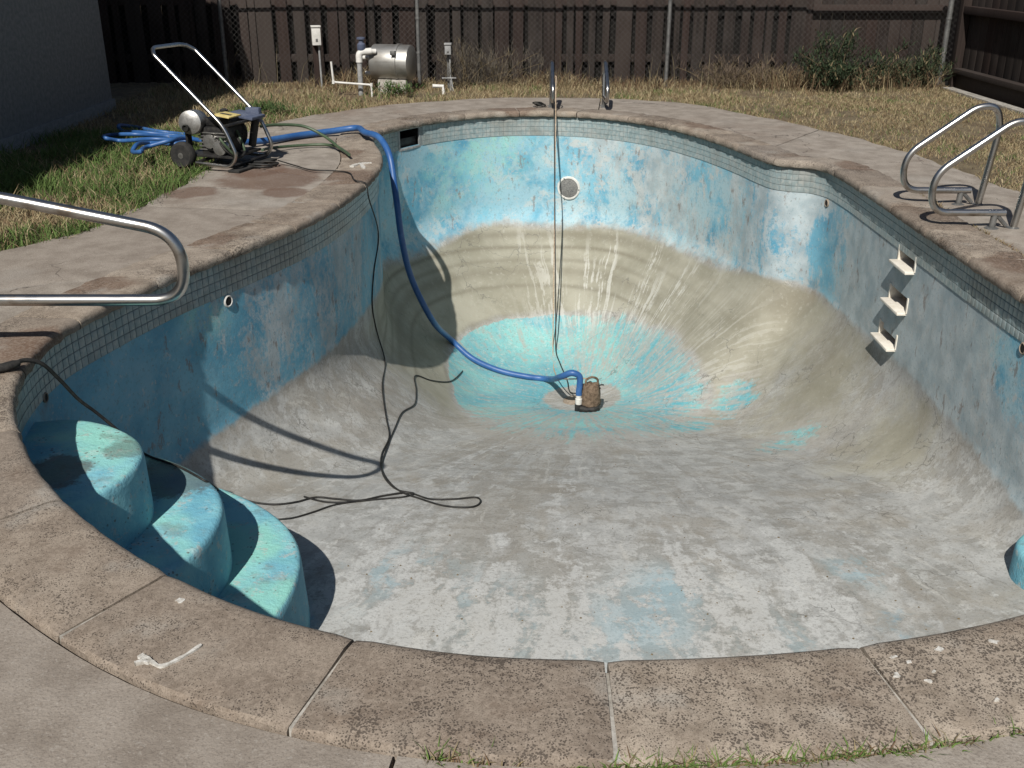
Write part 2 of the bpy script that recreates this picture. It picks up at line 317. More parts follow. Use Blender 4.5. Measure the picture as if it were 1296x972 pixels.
M = dict(
    steel=mat_steel(), coping=mat_coping(), deck=mat_deck(), shell=mat_shell(), step=mat_step(), tile=mat_tile(),
    wood=mat_wood(), ground=mat_ground(), grass=mat_grass(), tank=mat_metaltank(),
    mortar=simple('mortar', (0.22, 0.20, 0.17), (0.42, 0.395, 0.355), 20, 0.95),
    grout=simple('tile_grout', (0.165, 0.19, 0.19), (0.24, 0.27, 0.27), 18, 0.95),
    bluehose=simple('blue_hose', (0.020, 0.080, 0.235), (0.038, 0.115, 0.290), 6, 0.45, bump=0.05, spec=0.5),
    greenhose=simple('green_hose', (0.035, 0.062, 0.032), (0.07, 0.10, 0.055), 9, 0.5, spec=0.5),
    cord=simple('black_cord', (0.010, 0.010, 0.010), (0.03, 0.028, 0.025), 20, 0.55),
    rope=simple('tan_rope', (0.30, 0.22, 0.15), (0.48, 0.38, 0.28), 60, 0.9),
    white=simple('white_plastic', (0.52, 0.505, 0.465), (0.66, 0.64, 0.60), 15, 0.5, bump=0.05),
    cream=simple('cream_step', (0.62, 0.57, 0.48), (0.74, 0.70, 0.62), 18, 0.6, bump=0.1),
    recess=simple('recess_brown', (0.20, 0.16, 0.12), (0.33, 0.27, 0.21), 14, 0.85),  # mottled brown for the foothold niches, drain cover and inlets
    black=simple('black_paint', (0.012, 0.012, 0.013), (0.035, 0.033, 0.03), 14, 0.45),
    rubber=simple('rubber', (0.015, 0.015, 0.015), (0.035, 0.033, 0.03), 30, 0.9),
    alu=simple('cast_alloy', (0.30, 0.29, 0.27), (0.48, 0.47, 0.45), 22, 0.4, 0.85),
    bluegrey=simple('bluegrey_paint', (0.06, 0.075, 0.12), (0.10, 0.115, 0.16), 16, 0.5),
    yellow=simple('yellow_label', (0.45, 0.34, 0.10), (0.62, 0.52, 0.24), 40, 0.55, bump=0.0),
    clay=simple('muddy_cloth', (0.085, 0.058, 0.038), (0.215, 0.155, 0.108), 40, 0.95, bump=0.7, bdist=0.01),
    galv=simple('galvanised', (0.11, 0.11, 0.107), (0.20, 0.197, 0.188), 18, 0.55, 0.5),
    wire=simple('fence_wire', (0.045, 0.042, 0.04), (0.085, 0.08, 0.075), 30, 0.7, 0.2),
    stucco=simple('stucco', (0.19, 0.19, 0.18), (0.27, 0.265, 0.25), 25, 0.95, bump=0.6, bdist=0.008),
    roof=simple('roof_shingle', (0.05, 0.045, 0.04), (0.10, 0.09, 0.08), 20, 0.95),
    pvc=simple('grey_pvc', (0.20, 0.20, 0.20), (0.33, 0.33, 0.32), 20, 0.6),
    grille=simple('light_lens', (0.10, 0.10, 0.098), (0.23, 0.225, 0.21), 90, 0.6, bump=0.6),
    paintmark=simple('white_paint_drip', (0.34, 0.315, 0.275), (0.60, 0.585, 0.545), 90, 0.9),
    dark=simple('dark_void', (0.008, 0.008, 0.008), (0.02, 0.02, 0.018), 9, 0.95),
    gapshade=simple('gap_shade_wood', (0.004, 0.0035, 0.003), (0.012, 0.010, 0.008), 9, 0.95),  # near-black back boards: shade in the fence gaps painted as wood colour
    bark=simple('stems', (0.09, 0.07, 0.04), (0.16, 0.12, 0.07), 20, 0.95),
)

# ------------------------------------------------------------------ mesh helpers
class MB:
    def __init__(s): s.v = []; s.f = []
    def add(s, vs, fs):
        k = len(s.v); s.v += [tuple(p) for p in vs]; s.f += [tuple(i + k for i in q) for q in fs]; return s
    def box(s, x0, x1, y0, y1, z0, z1, bev=0.0, mtx=None):
        b = bmesh.new(); bmesh.ops.create_cube(b, size=1.0)
        for v in b.verts: v.co = ((x0 + x1) / 2 + v.co.x * (x1 - x0), (y0 + y1) / 2 + v.co.y * (y1 - y0), (z0 + z1) / 2 + v.co.z * (z1 - z0))
        if bev: bmesh.ops.bevel(b, geom=b.edges[:], offset=bev, segments=2, affect='EDGES', profile=0.6)
        b.verts.index_update()
        vs = [(mtx @ v.co) if mtx else v.co.copy() for v in b.verts]
        s.add(vs, [[v.index for v in f.verts] for f in b.faces]); b.free(); return s
    def tube(s, pts, r, n=10, cap=True):
        pts = [Vector(p) for p in pts]; m = len(pts)
        rr = r if isinstance(r, (list, tuple)) else [r] * m
        T = [(pts[min(i + 1, m - 1)] - pts[max(i - 1, 0)]).normalized() for i in range(m)]
        up = Vector((0, 0, 1)) if abs(T[0].z) < 0.9 else Vector((1, 0, 0))
        N = (up - T[0] * up.dot(T[0])).normalized(); vs = []
        for i in range(m):
            N = (N - T[i] * N.dot(T[i])).normalized(); Bn = T[i].cross(N)
            for k in range(n):
                a = 2 * math.pi * k / n
                vs.append(pts[i] + (N * math.cos(a) + Bn * math.sin(a)) * rr[i])
        fs = [(i * n + k, i * n + (k + 1) % n, (i + 1) * n + (k + 1) % n, (i + 1) * n + k) for i in range(m - 1) for k in range(n)]
        if cap: fs += [tuple(range(n - 1, -1, -1)), tuple((m - 1) * n + k for k in range(n))]
        return s.add(vs, fs)
    def lathe(s, prof, c=(0, 0, 0), axis=(0, 0, 1), n=24):      # prof: (radius, height) pairs
        ax = Vector(axis).normalized(); q = Vector((0, 0, 1)).rotation_difference(ax).to_matrix(); c = Vector(c); vs = []
        for r, h in prof:
            for k in range(n):
                a = 2 * math.pi * k / n; vs.append(c + q @ Vector((r * math.cos(a), r * math.sin(a), h)))
        m = len(prof)
        fs = [(i * n + k, i * n + (k + 1) % n, (i + 1) * n + (k + 1) % n, (i + 1) * n + k) for i in range(m - 1) for k in range(n)]
        fs += [tuple(range(n - 1, -1, -1)), tuple((m - 1) * n + k for k in range(n))]
        return s.add(vs, fs)
    def mesh(s, name, mat, smooth=None):
        me = bpy.data.meshes.new(name); me.from_pydata(s.v, [], s.f); me.update()
        if mat: me.materials.append(M[mat] if isinstance(mat, str) else mat)
        if smooth is not None:
            b = bmesh.new(); b.from_mesh(me); bmesh.ops.recalc_face_normals(b, faces=b.faces[:]); b.to_mesh(me); b.free()
            me.polygons.foreach_set('use_smooth', [True] * len(me.polygons))
            me.set_sharp_from_angle(angle=math.radians(smooth))
        return me
    def build(s, name, mat, parent=None, smooth=35):
        return link(name, s.mesh(name, mat, smooth), parent)

def link(name, data, parent=None):
    o = bpy.data.objects.new(name, data); C.objects.link(o)
    if parent is not None:
        o.parent = parent
    return o
def tag(o, label=None, cat=None, group=None, kind=None):
    if label: o['label'] = label
    if cat: o['category'] = cat
    if group: o['group'] = group
    if kind: o['kind'] = kind
    return o
def empty(name, loc=(0, 0, 0), rz=0.0):
    o = link(name, None); o.location = loc; o.rotation_euler = (0, 0, rz); o.empty_display_size = 0.1; return o
def copy_tree(o, parent=None):
    c = o.copy(); C.objects.link(c); c.parent = parent
    for ch in o.children: copy_tree(ch, c)
    return c
def spline(pts, per=8, closed=False):
    P = [Vector(p) for p in pts]; n = len(P); out = []
    rngk = range(n if closed else n - 1)
    for i in rngk:
        if closed: a, b, c, d = P[(i - 1) % n], P[i], P[(i + 1) % n], P[(i + 2) % n]
        else: a, b, c, d = P[max(i - 1, 0)], P[i], P[i + 1], P[min(i + 2, n - 1)]
        t0 = 0.0; e = lambda u, w: max((u - w).length, 1e-5) ** 0.5
        t1 = t0 + e(a, b); t2 = t1 + e(b, c); t3 = t2 + e(c, d)
        for k in range(per):
            t = t1 + (t2 - t1) * k / per
            A1 = a * ((t1 - t) / (t1 - t0)) + b * ((t - t0) / (t1 - t0)); A2 = b * ((t2 - t) / (t2 - t1)) + c * ((t - t1) / (t2 - t1))
            A3 = c * ((t3 - t) / (t3 - t2)) + d * ((t - t2) / (t3 - t2))
            B1 = A1 * ((t2 - t) / (t2 - t0)) + A2 * ((t - t0) / (t2 - t0)); B2 = A2 * ((t3 - t) / (t3 - t1)) + A3 * ((t - t1) / (t3 - t1))
            out.append(B1 * ((t2 - t) / (t2 - t1)) + B2 * ((t - t1) / (t2 - t1)))
    if not closed: out.append(P[-1])
    return out

# ------------------------------------------------------------------ pool outline in plan (metres)
OUT = [(.216, 1.90), (.80, 1.95), (1.28, 2.08), (1.80, 2.33), (2.22, 2.74), (2.44, 3.35), (2.49, 4.1), (2.48, 5.0), (2.48, 6.0), (2.48, 7.0),
       (2.47, 7.6), (2.43, 7.92), (2.34, 8.05), (2.20, 8.11), (2.10, 8.20), (2.03, 8.40), (1.95, 8.75), (1.84, 9.15), (1.68, 9.60), (1.44, 10.08),
       (1.12, 10.47), (.72, 10.73), (.30, 10.82), (-.10, 10.78), (-.46, 10.62), (-.80, 10.33), (-1.04, 10.02), (-1.20, 9.70), (-1.27, 9.35), (-1.22, 8.92),
       (-1.12, 8.50), (-1.06, 8.10), (-1.05, 7.70), (-1.11, 7.0), (-1.25, 6.3), (-1.50, 5.65), (-1.74, 5.1), (-1.90, 4.6), (-1.99, 4.2), (-1.97, 3.8),
       (-1.87, 3.45), (-1.72, 3.15), (-1.50, 2.82), (-1.12, 2.42), (-.67, 2.10), (-.22, 1.94)]
sp = np.array([(p.x, p.y) for p in spline([(x, y, 0) for x, y in OUT], 24, True)])
seg = np.linalg.norm(np.roll(sp, -1, 0) - sp, axis=1); cum = np.concatenate([[0], np.cumsum(seg)]); PER = cum[-1]
NO = 800
def resample(pts, n):
    sg = np.linalg.norm(np.roll(pts, -1, 0) - pts, axis=1); cm = np.concatenate([[0], np.cumsum(sg)])
    q = np.linspace(0, cm[-1], n, endpoint=False); pp = np.vstack([pts, pts[:1]])
    return np.stack([np.interp(q, cm, pp[:, 0]), np.interp(q, cm, pp[:, 1])], 1)
OL = resample(sp, NO); DS = PER / NO
def normals(p):
    t = np.roll(p, -1, 0) - np.roll(p, 1, 0); t /= np.linalg.norm(t, axis=1)[:, None]
    return np.stack([t[:, 1], -t[:, 0]], 1)                     # outward for a counter-clockwise outline
NR = normals(OL)
def smooth_loop(a, k):
    w = np.exp(-0.5 * (np.arange(-3 * k, 3 * k + 1) / k) ** 2); w /= w.sum(); r = np.zeros_like(a)
    for j, ww in zip(range(-3 * k, 3 * k + 1), w): r += ww * np.roll(a, j, 0)
    return r
NS = smooth_loop(NR, 9); NS /= np.linalg.norm(NS, axis=1)[:, None]
def at_s(s, arr):
    i = (s / DS) % NO; a = int(i) % NO; f = i - int(i); return arr[a] * (1 - f) + arr[(a + 1) % NO] * f
def s_near(x, y): return float(np.argmin((OL[:, 0] - x) ** 2 + (OL[:, 1] - y) ** 2)) * DS

DR = np.array([.62, 8.5]); DEEP = 2.35
rhow = np.linalg.norm(OL - DR, axis=1)
# ------------------------------------------------------------------ pool shell: vertical wall, cove, sloping bowl
zrows_wall = 30; rad_rows = 150
# floor depth: a long slope down the middle, held up by the banks below the walls
def soft_dist(p):
    d2 = ((p[:, None, :] - OL[None, ::2, :]) ** 2).sum(2)
    S4 = (2 * DS / np.maximum(d2, 1e-6) ** 2).sum(1)
    i = d2.argmin(1) * 2
    d = np.abs(((p - OL[i]) * NR[i]).sum(1))
    w = np.clip((d - .10) / .25, 0, 1); w = w * w * (3 - 2 * w)
    return d * (1 - w) + (2 / math.pi * S4) ** (-1 / 3.0) * w, d
def long_depth(y):
    return sum(np.interp(y + o, [1.5, 3.8, 4.5, 5.2, 6.0, 7.0, 8.0, 8.5, 12], [1.09, 1.14, 1.20, 1.33, 1.57, 1.85, 2.11, 2.22, 2.30]) for o in (-.5, -.25, 0, .25, .5)) / 5
def depth0(p, D):
    a = 1.10 + 0.30 * np.exp(-((p[:, 0] + 1.05) ** 2 + (p[:, 1] - 8.2) ** 2) / 1.15 ** 2) + 1.16 * D; b = long_depth(p[:, 1]); w = 0.20
    return 0.5 * (a + b - np.sqrt((a - b) ** 2 + w ** 2)) + 0.03
RC = 0.15
dw = depth0(OL, np.zeros(NO)); dw[:] = smooth_loop(dw[:, None], 12)[:, 0]
wb = dw - RC                                                     # depth where the wall turns into the cove
V = []; TT = []
for j in range(zrows_wall + 1):
    f = j / zrows_wall
    z = -(0.045 + (wb - 0.045) * f)
    V.append(np.stack([OL[:, 0], OL[:, 1], z], 1)); 
WALLV = (zrows_wall + 1) * NO
for j in range(1, rad_rows + 1):
    f = (j / rad_rows)
    f = 0.35 * f ** 2.2 + 0.65 * f
    f = min(f, 0.9985)
    p = OL + (DR - OL) * f
    rho = rhow * (1 - f)
    # distance to the outline
    D, d = soft_dist(p)
    dp = depth0(p, D) - 0.045 * np.exp(-(rho / .5) ** 2) * -1
    q = np.clip(RC - d, 0, RC)
    dp = dp - (RC - np.sqrt(np.maximum(RC ** 2 - q ** 2, 0)))
    V.append(np.stack([p[:, 0], p[:, 1], -dp], 1))
V = np.concatenate(V)
rows = zrows_wall + 1 + rad_rows
# gentle hand-trowelled waviness
wv = np.array([0.006 * math.sin(3.1 * x + 1.3 * y) * math.sin(2.3 * y - x + 2 * z) for x, y, z in V[WALLV:]])
V[WALLV:, 2] += wv
# openings cut into the wall: skimmer and the three ladder footholds
zw = lambda j, i: -(0.045 + (wb[i % NO] - 0.045) * j / zrows_wall)
s_skim = s_near(-1.00, 10.08)
s_lad = s_near(2.48, 6.27)
holes = [(s_skim, 0.135, -0.235, -0.075)] + [(s_lad + ds, 0.15, -d - 0.085, -d) for ds, d in ((-0.03, .235), (0.02, .505), (0.10, .795))]
hole_quads = [[] for _ in holes]
faces = []
for j in range(rows - 1):
    for i in range(NO):
        skip = False
        if j < zrows_wall:
            sm = (i + 0.5) * DS; zm = 0.5 * (zw(j, i) + zw(j + 1, i))
            for h, (s0, hw, z0, z1) in enumerate(holes):
                if abs(sm - s0) < hw and z0 < zm < z1:
                    skip = True; hole_quads[h].append((i, j))
        if not skip:
            a = j * NO + i; b = j * NO + (i + 1) % NO
            faces.append((a, b, b + NO, a + NO))
top = len(V); V = np.vstack([V, [[DR[0], DR[1], V[-NO:, 2].mean()]]])
last = (rows - 1) * NO
faces += [(last + i, last + (i + 1) % NO, top) for i in range(NO)]
me = bpy.data.meshes.new('shell'); me.from_pydata(V.tolist(), [], faces); me.update()
me.polygons.foreach_set('use_smooth', [True] * len(me.polygons))
bvh = BVHTree.FromPolygons([tuple(v) for v in V], faces)
if me.polygons[len(faces) - 5].normal.z < 0: me.flip_normals()

# wear and dirt zones as attributes
X, Y, Z = V[:, 0], V[:, 1], V[:, 2]; DPT = -Z
rel = V[:, :2] - DR; RHO = np.linalg.norm(rel, axis=1); TH = np.degrees(np.arctan2(rel[:, 1], rel[:, 0]))
ss = lambda v, a, b: (lambda u: u * u * (3 - 2 * u))(np.clip((v - a) / (b - a), 0, 1))
def blob(px, py, r, flat=None):
    d = ray(px, py).normalized(); h = bvh.ray_cast(CAM, d)[0]
    return np.exp(-((X - h.x) ** 2 + (Y - h.y) ** 2 + (Z - h.z) ** 2) / r ** 2)
iswall = np.zeros(len(V)); iswall[:WALLV] = 1
deep = ss(Y, 6.6, 8.2)
back = ss(Y, 8.2, 9.0)
base_line = 0.96 + (0.10 + 0.13 * (1 - ss(X, .6, 1.5))) * back + 0.10 * (1 - ss(Y, 3.5, 6.0)) + 0.03 * np.sin(X * 5) + 0.05 * np.sin(X * 2.3 + Y)
wallz = 1 - ss(DPT, base_line - 0.08 - .10 * back, base_line + 0.10 + .08 * back)
wallz = wallz * np.where(np.arange(len(V)) < WALLV, 1.0, 0.92)
# on the right the grime comes higher, and a lit strip stays chalky
turqz = np.clip(1.15 - RHO / 1.35, 0, 1)
farside = ss(TH, -25, 25) * (1 - ss(TH, 165, 200)) + 0
turqz = np.where((TH > -10) & (TH < 190), ss(1.52 - RHO, 0, 0.22) * 0.85, 0)
ang = np.where(TH < -90, TH + 360, TH)
def polar_of(px, py):
    h = bvh.ray_cast(CAM, ray(px, py).normalized())[0]; a = math.degrees(math.atan2(h.y - DR[1], h.x - DR[0]))
    return (a + 360 if a < -90 else a), math.hypot(h.x - DR[0], h.y - DR[1])
tb = sorted(polar_of(x, y) for x, y in ((572, 442), (600, 415), (640, 402), (700, 396), (760, 399), (820, 415), (862, 442), (885, 468), (900, 495), (880, 530), (800, 552), (740, 556), (660, 550), (600, 530), (574, 490), (567, 462)))
ta = np.array([a for a, r in tb]); tr_ = np.array([r for a, r in tb])
edge = np.interp(ang, np.concatenate([ta - 360, ta, ta + 360]), np.tile(tr_, 3))
REL = RHO / edge
crisp = ss(ang, 75, 110) * (1 - ss(ang, 200, 225))
turqz = crisp * ss(1.0 - REL, -.015, .03) * .95 + (1 - crisp) * ss(1.0 - REL, -0.22, 0.22) * 0.80
nearw = ss(ang, 205, 235) + (1 - ss(ang, -60, -20))
turqz = turqz * (1 - nearw) + nearw * ss(1.0 - REL, -.75, .45) * .62
turqz = np.maximum(turqz, 0.75 * np.maximum(blob(930, 505, .30), blob(870, 540, .30)))
turqz = np.maximum(turqz, 0.62 * blob(1000, 560, .35))
turqz *= ss(RHO, 0.22, 0.46)                                        # bare ring at the drain
beigez = ss(DPT, base_line - 0.05, base_line + 0.12) * (deep * 0.75 + 0.1 * ss(Y, 5.0, 6.5)) * ss(REL, .92, 1.10)
beigez = np.maximum(beigez, 0.62 * np.maximum(blob(1040, 480, .9), blob(1130, 560, .6)) * (1 - wallz))
raysz = ss(REL, 0.80, 1.0) * (1 - ss(REL + .22 * np.sin(np.radians(ang) * 17) + .15 * np.sin(np.radians(ang) * 41), 1.18, 1.52)) * ss(ang, 5, 30) * (1 - ss(ang, 85, 118)) * (1 - wallz)
raysz = np.maximum(raysz, 0.6 * blob(905, 445, .5))
hintz = np.clip(0.62 * blob(820, 790, .26) + 0.6 * blob(500, 725, .28) + .7 * blob(1085, 722, .16) + .7 * blob(850, 740, .18) + .45 * blob(620, 770, .25) + .4 * blob(1010, 815, .25) + .35 * blob(700, 830, .3), 0, 1)
chalkz = np.full(len(V), 0.44)
chalkz = np.where(Y > 8.0, 0.20 + 0.36 * ss(X, 0.15, 0.9), chalkz)
chalkz += -0.5 * blob(600, 215, .8) - 0.25 * blob(560, 260, .5) + 0.5 * blob(640, 280, .3) + .3 * blob(545, 215, .2)
chalkz += -0.35 * blob(780, 265, .35) - .4 * blob(900, 240, .3) - .3 * blob(1040, 300, .25) + .5 * blob(1030, 250, .3)
chalkz += 0.40 * blob(1150, 420, .5) + .55 * blob(1240, 560, .6) - .7 * blob(1285, 470, .35) - .2 * blob(1100, 300, .2) + .5 * blob(1200, 440, .5) + .35 * blob(1110, 360, .5)
chalkz += -0.55 * blob(250, 560, .5) - .40 * blob(60, 560, .6) - .3 * blob(130, 450, .5) + .15 * blob(330, 440, .4) - .6 * blob(255, 590, .25) + .25 * blob(440, 330, .3) - .3 * blob(480, 230, .3)
chalkz += .22 * ss(X, 2.3, 2.4) * (1 - ss(Y, 7.2, 7.8)) - .25 * blob(1290, 500, .35)
chalkz = np.clip(chalkz, 0, 1)
rings = np.zeros(len(V))
for dz, w, amp in ((1.17, .016, .45), (1.25, .045, .75), (1.36, .018, .9), (1.47, .02, .6), (1.56, .045, .6), (1.68, .016, .7)):
    rings = np.maximum(rings, amp * np.exp(-((DPT - dz - 0.02 * np.sin(3 * X + 1)) / w) ** 2))
rings *= deep * (1 - .75 * ss(X, 1.0, 1.7))
rings = np.maximum(rings, 0.8 * np.exp(-((REL - 1.01) / .018) ** 2) * crisp)
rings = np.maximum(rings, 0.75 * np.maximum(blob(1000, 375, .22), blob(1040, 455, .25)))
rings = np.maximum(rings, 0.6 * blob(1110, 470, .3))
greenz = np.clip(.8 * blob(620, 180, .4) + .9 * blob(260, 385, .18) + .5 * blob(560, 230, .3) + .4 * blob(1245, 420, .2), 0, 1)
rustz = np.clip(.85 * blob(56, 505, .07) + .5 * blob(1030, 365, .10) + .4 * blob(800, 260, .05), 0, 1)
grout = np.where((np.arange(len(V)) < WALLV), 1 - ss(DPT, .24, .25), 0)
def attr_col(me, name, r, g, b):
    a = me.attributes.new(name, 'FLOAT_COLOR', 'POINT')
    a.data.foreach_set('color', np.stack([r, g, b, np.ones(len(r))], 1).astype(np.float32).ravel())
attr_col(me, 'zoneA', wallz, beigez, turqz); attr_col(me, 'zoneB', raysz, hintz, chalkz); attr_col(me, 'zoneC', rings, greenz, rustz)
whitez = np.clip(ss(Y, 5.3, 3.6) * 0 + (1 - ss(Y, 3.6, 5.2)) * (1 - ss(X, .9, 2.0)) * ss(X, -1.4, -.4) + .5 * blob(640, 620, .7) + .4 * blob(1050, 690, .5), 0, 1)
az = me.attributes.new('zoneD', 'FLOAT', 'POINT'); az.data.foreach_set('value', whitez.astype(np.float32))
ae = me.attributes.new('zoneE', 'FLOAT', 'POINT'); ae.data.foreach_set('value', np.clip(.12 + .45 * back + .5 * back * ss(X, 0, .9) + .75 * ss(X, 2.3, 2.42) * (1 - ss(Y, 7.4, 7.9)), 0, 1).astype(np.float32))
af = me.attributes.new('zoneF', 'FLOAT', 'POINT'); af.data.foreach_set('value', np.clip(ss(turqz, .12, .5) * (1 - .75 * crisp) * ss(RHO, .3, .6), 0, 1).astype(np.float32))
a = me.attributes.new('pol', 'FLOAT_VECTOR', 'POINT')
rr_ = np.maximum(RHO, 1e-4)
a.data.foreach_set('vector', np.stack([rel[:, 0] / rr_, rel[:, 1] / rr_, RHO], 1).astype(np.float32).ravel())
me.materials.append(M['shell'])

pool = tag(empty('swimming_pool', (0, 0, 0)), 'drained freeform swimming pool with peeling blue paint and stone coping', 'swimming pool')
shell = link('shell', me, pool)

def hit(px, py, lift=0.0):
    d = ray(px, py).normalized(); h = bvh.ray_cast(CAM, d)
    n = h[1]
    if n.dot(d) > 0: n = -n
    return h[0] + n * lift, n

# ------------------------------------------------------------------ deck slabs and lawn ground
CC = np.array([.4, 6.2])
DECK = [(-2.83, 5.5), (-2.57, 5.85), (-2.40, 6.7), (-2.32, 7.6), (-2.40, 8.6), (-2.45, 9.4), (-2.33, 10.0), (-1.98, 10.65), (-1.5, 11.25), (-.77, 11.75), (-.07, 12.0),
        (.9, 11.95), (1.84, 11.55), (2.46, 10.55), (2.92, 9.6), (3.26, 8.5), (3.42, 7.4), (3.50, 6.6), (3.55, 5.4), (3.7, 3.5), (3.9, 1.0), (3.9, -2.6), (-4.0, -2.6), (-4.1, 2.0), (-3.6, 4.2), (-3.1, 5.1)]
dk = np.array([(p.x, p.y) for p in spline([(x, y, 0) for x, y in DECK], 16, True)])
def polar_fn(loop):
    a = np.arctan2(loop[:, 1] - CC[1], loop[:, 0] - CC[0]); r = np.linalg.norm(loop - CC, axis=1); o = np.argsort(a)
    a, r = a[o], r[o]; aa = np.concatenate([a - 2 * np.pi, a, a + 2 * np.pi]); rr = np.concatenate([r, r, r])
    return lambda t: np.interp(t, aa, rr)
COPW = 0.285
CO = OL + NS * COPW
f_in = polar_fn(CO); f_out = polar_fn(dk)
def deck_slab(a0, a1, zoff):
    mb = MB(); n = max(6, int(abs(a1 - a0) / 0.02)); K = 5; top = []
    for i in range(n + 1):
        t = a0 + (a1 - a0) * i / n; ri = float(f_in(t)) + 0.007; ro = float(f_out(t)) + 0.02 * math.sin(t * 31) + 0.015 * math.sin(t * 77)
        for k in range(K + 1):
            r = ri + (ro - ri) * k / K
            top.append((CC[0] + r * math.cos(t), CC[1] + r * math.sin(t), zoff - (0.012 if k in (0, K) or i in (0, n) else 0.0) * 0.5))
    N = len(top); bot = [(x, y, -0.14) for x, y, z in top]
    fs = [(i * (K + 1) + k, (i + 1) * (K + 1) + k, (i + 1) * (K + 1) + k + 1, i * (K + 1) + k + 1) for i in range(n) for k in range(K)]
    fs = [f[::-1] for f in fs]
    w = K + 1
    for i in range(n):
        fs.append((i * w, (i + 1) * w, (i + 1) * w + N, i * w + N)); fs.append(((i + 1) * w - 1, (i + 2) * w - 1, (i + 2) * w - 1 + N, (i + 1) * w - 1 + N))
    for k in range(K):
        fs.append((k, k + 1, k + 1 + N, k + N)); fs.append((n * w + k, n * w + k + 1, n * w + k + 1 + N, n * w + k + N))
    mb.add(top + bot, fs); return mb
pave = tag(empty('pool_deck_paving'), kind='structure')
cuts = sorted(math.radians(a) for a in (18, 55, 84, 118, 144.5, 172, 205.5, 236, 262, 292, 322, 346))
for i, a0 in enumerate(cuts):
    a1 = cuts[i + 1] if i + 1 < len(cuts) else cuts[0] + 2 * math.pi
    deck_slab(a0 + 0.0011, a1 - 0.0011, -0.012 - 0.006 * random.random()).build('concrete_slab', 'deck', pave, 50)

def ground_z(x, y): return -0.055 + 0.018 * math.sin(1.7 * x + 0.6 * y) * math.sin(1.1 * y - 0.8 * x)
mb = MB(); n = 240; ring = []
for k in range(44):
    f = k / 43
    for i in range(n):
        t = 2 * math.pi * i / n; ro = float(f_out(t)) - 0.25
        r = ro + (0 if k == 0 else 0.1 * (k) * (1.09 ** k)) if k < 43 else 170
        x = CC[0] + r * math.cos(t); y = CC[1] + r * math.sin(t)
        ring.append((x, y, ground_z(x, y) if k > 0 else -0.16))
mb.add(ring, [(k * n + i, (k + 1) * n + i, (k + 1) * n + (i + 1) % n, k * n + (i + 1) % n) for k in range(43) for i in range(n)])
tag(mb.build('lawn_ground', 'ground', None, 60), kind='structure')

# mortar bed under the coping
mb = MB(); vs = []
for o, z in ((-0.002, -0.075), (-0.002, -0.0135), (COPW - 0.010, -0.0135), (COPW - .004, -0.12)):
    p = OL + NS * o; vs += [(x, y, z) for x, y in p]
mb.add(vs, [(k * NO + i, k * NO + (i + 1) % NO, (k + 1) * NO + (i + 1) % NO, (k + 1) * NO + i) for k in range(3) for i in range(NO)])
mb.build('mortar_bed', 'mortar', pool, 40)

# coping stones, one by one
prof = [(-.030, -.058), (-.042, -.050), (-.046, -.034), (-.044, -.016), (-.036, -.004), (-.022, .002), (.005, .003), (.10, -.001), (.20, -.004), (COPW - .012, -.007), (COPW - .004, -.015), (COPW - .002, -.075)]
NST = int(round(PER / 0.61)); stones = []
for q in range(NST):
    s0 = q * PER / NST + 0.0045; s1 = (q + 1) * PER / NST - 0.0045
    m = 14; vs = []; jz = random.uniform(-.0015, .001)
    for i in range(m + 1):
        f = i / m; s = s0 + (s1 - s0) * f
        c = at_s(s, OL); nn = at_s(s, NS); nn = nn / np.linalg.norm(nn)
        endd = 0.006 if i in (0, m) else 0.0
        for o, z in prof:
            wob = 0.0022 * math.sin(37 * s + 9 * o * 10) + 0.0018 * math.sin(91 * s + 3)
            vs.append((c[0] + nn[0] * (o + wob), c[1] + nn[1] * (o + wob), z + jz + wob * 0.8 - (endd if z > -.02 else 0)))
    w = len(prof)
    fs = [(i * w + k, i * w + k + 1, (i + 1) * w + k + 1, (i + 1) * w + k) for i in range(m) for k in range(w - 1)]
    fs += [tuple(range(w)), tuple(m * w + k for k in range(w - 1, -1, -1))]
    MB().add(vs, fs).build('coping_stone', 'coping', pool, 40)

# waterline tiles: the 300 that show largest are objects, the rest one mesh
TP, ROWS = 0.0465, 4
NTI = int(PER / TP); TPs = PER / NTI
tiles = []
for q in range(NTI):
    s = (q + .5) * TPs
    c = at_s(s, OL); nn = at_s(s, NR); nn = nn / np.linalg.norm(nn)
    if abs(s - s_skim) < 0.17: continue
    for r in range(ROWS):
        z = -0.0665 - (r + .5) * 0.0465
        p = (c[0] - nn[0] * .001, c[1] - nn[1] * .001, z)
        px, py, Zc = proj(p)
        face = -(nn[0] * (-p[0]) + nn[1] * (-p[1]))            # >0 when the inward face looks at the camera
        vis = face > 0.05 and 0 < px < 1296 and 0 < py < 972 and Zc > 0
        tiles.append((face / Zc ** 3 if vis else -1, p, nn))
order = sorted(range(len(tiles)), key=lambda i: -tiles[i][0]); solo = set(order[:300])
tm = MB().box(-.0215, .0215, -.004, .004, -.0215, .0215, 0.0022).mesh('tile', 'tile', 30)
grest = MB(); tv = [v.co.copy() for v in tm.vertices]; tf = [tuple(p.vertices) for p in tm.polygons]
bx = MB().box(-.0215, .0215, -.004, .004, -.0215, .0215)
for i, (_, p, nn) in enumerate(tiles):
    a = math.atan2(nn[1], nn[0]) - math.pi / 2 + random.uniform(-.02, .02)
    if i in solo:
        o = link('tile', tm, pool); o.location = p; o.rotation_euler = (random.uniform(-.02, .02), random.uniform(-.015, .015), a)
    else:
        ca, sa = math.cos(a), math.sin(a)
        grest.add([(p[0] + v[0] * ca - v[1] * sa, p[1] + v[0] * sa + v[1] * ca, p[2] + v[2]) for v in bx.v], bx.f)
tag(grest.build('tile_band', 'tile', pool, 30), kind='stuff')
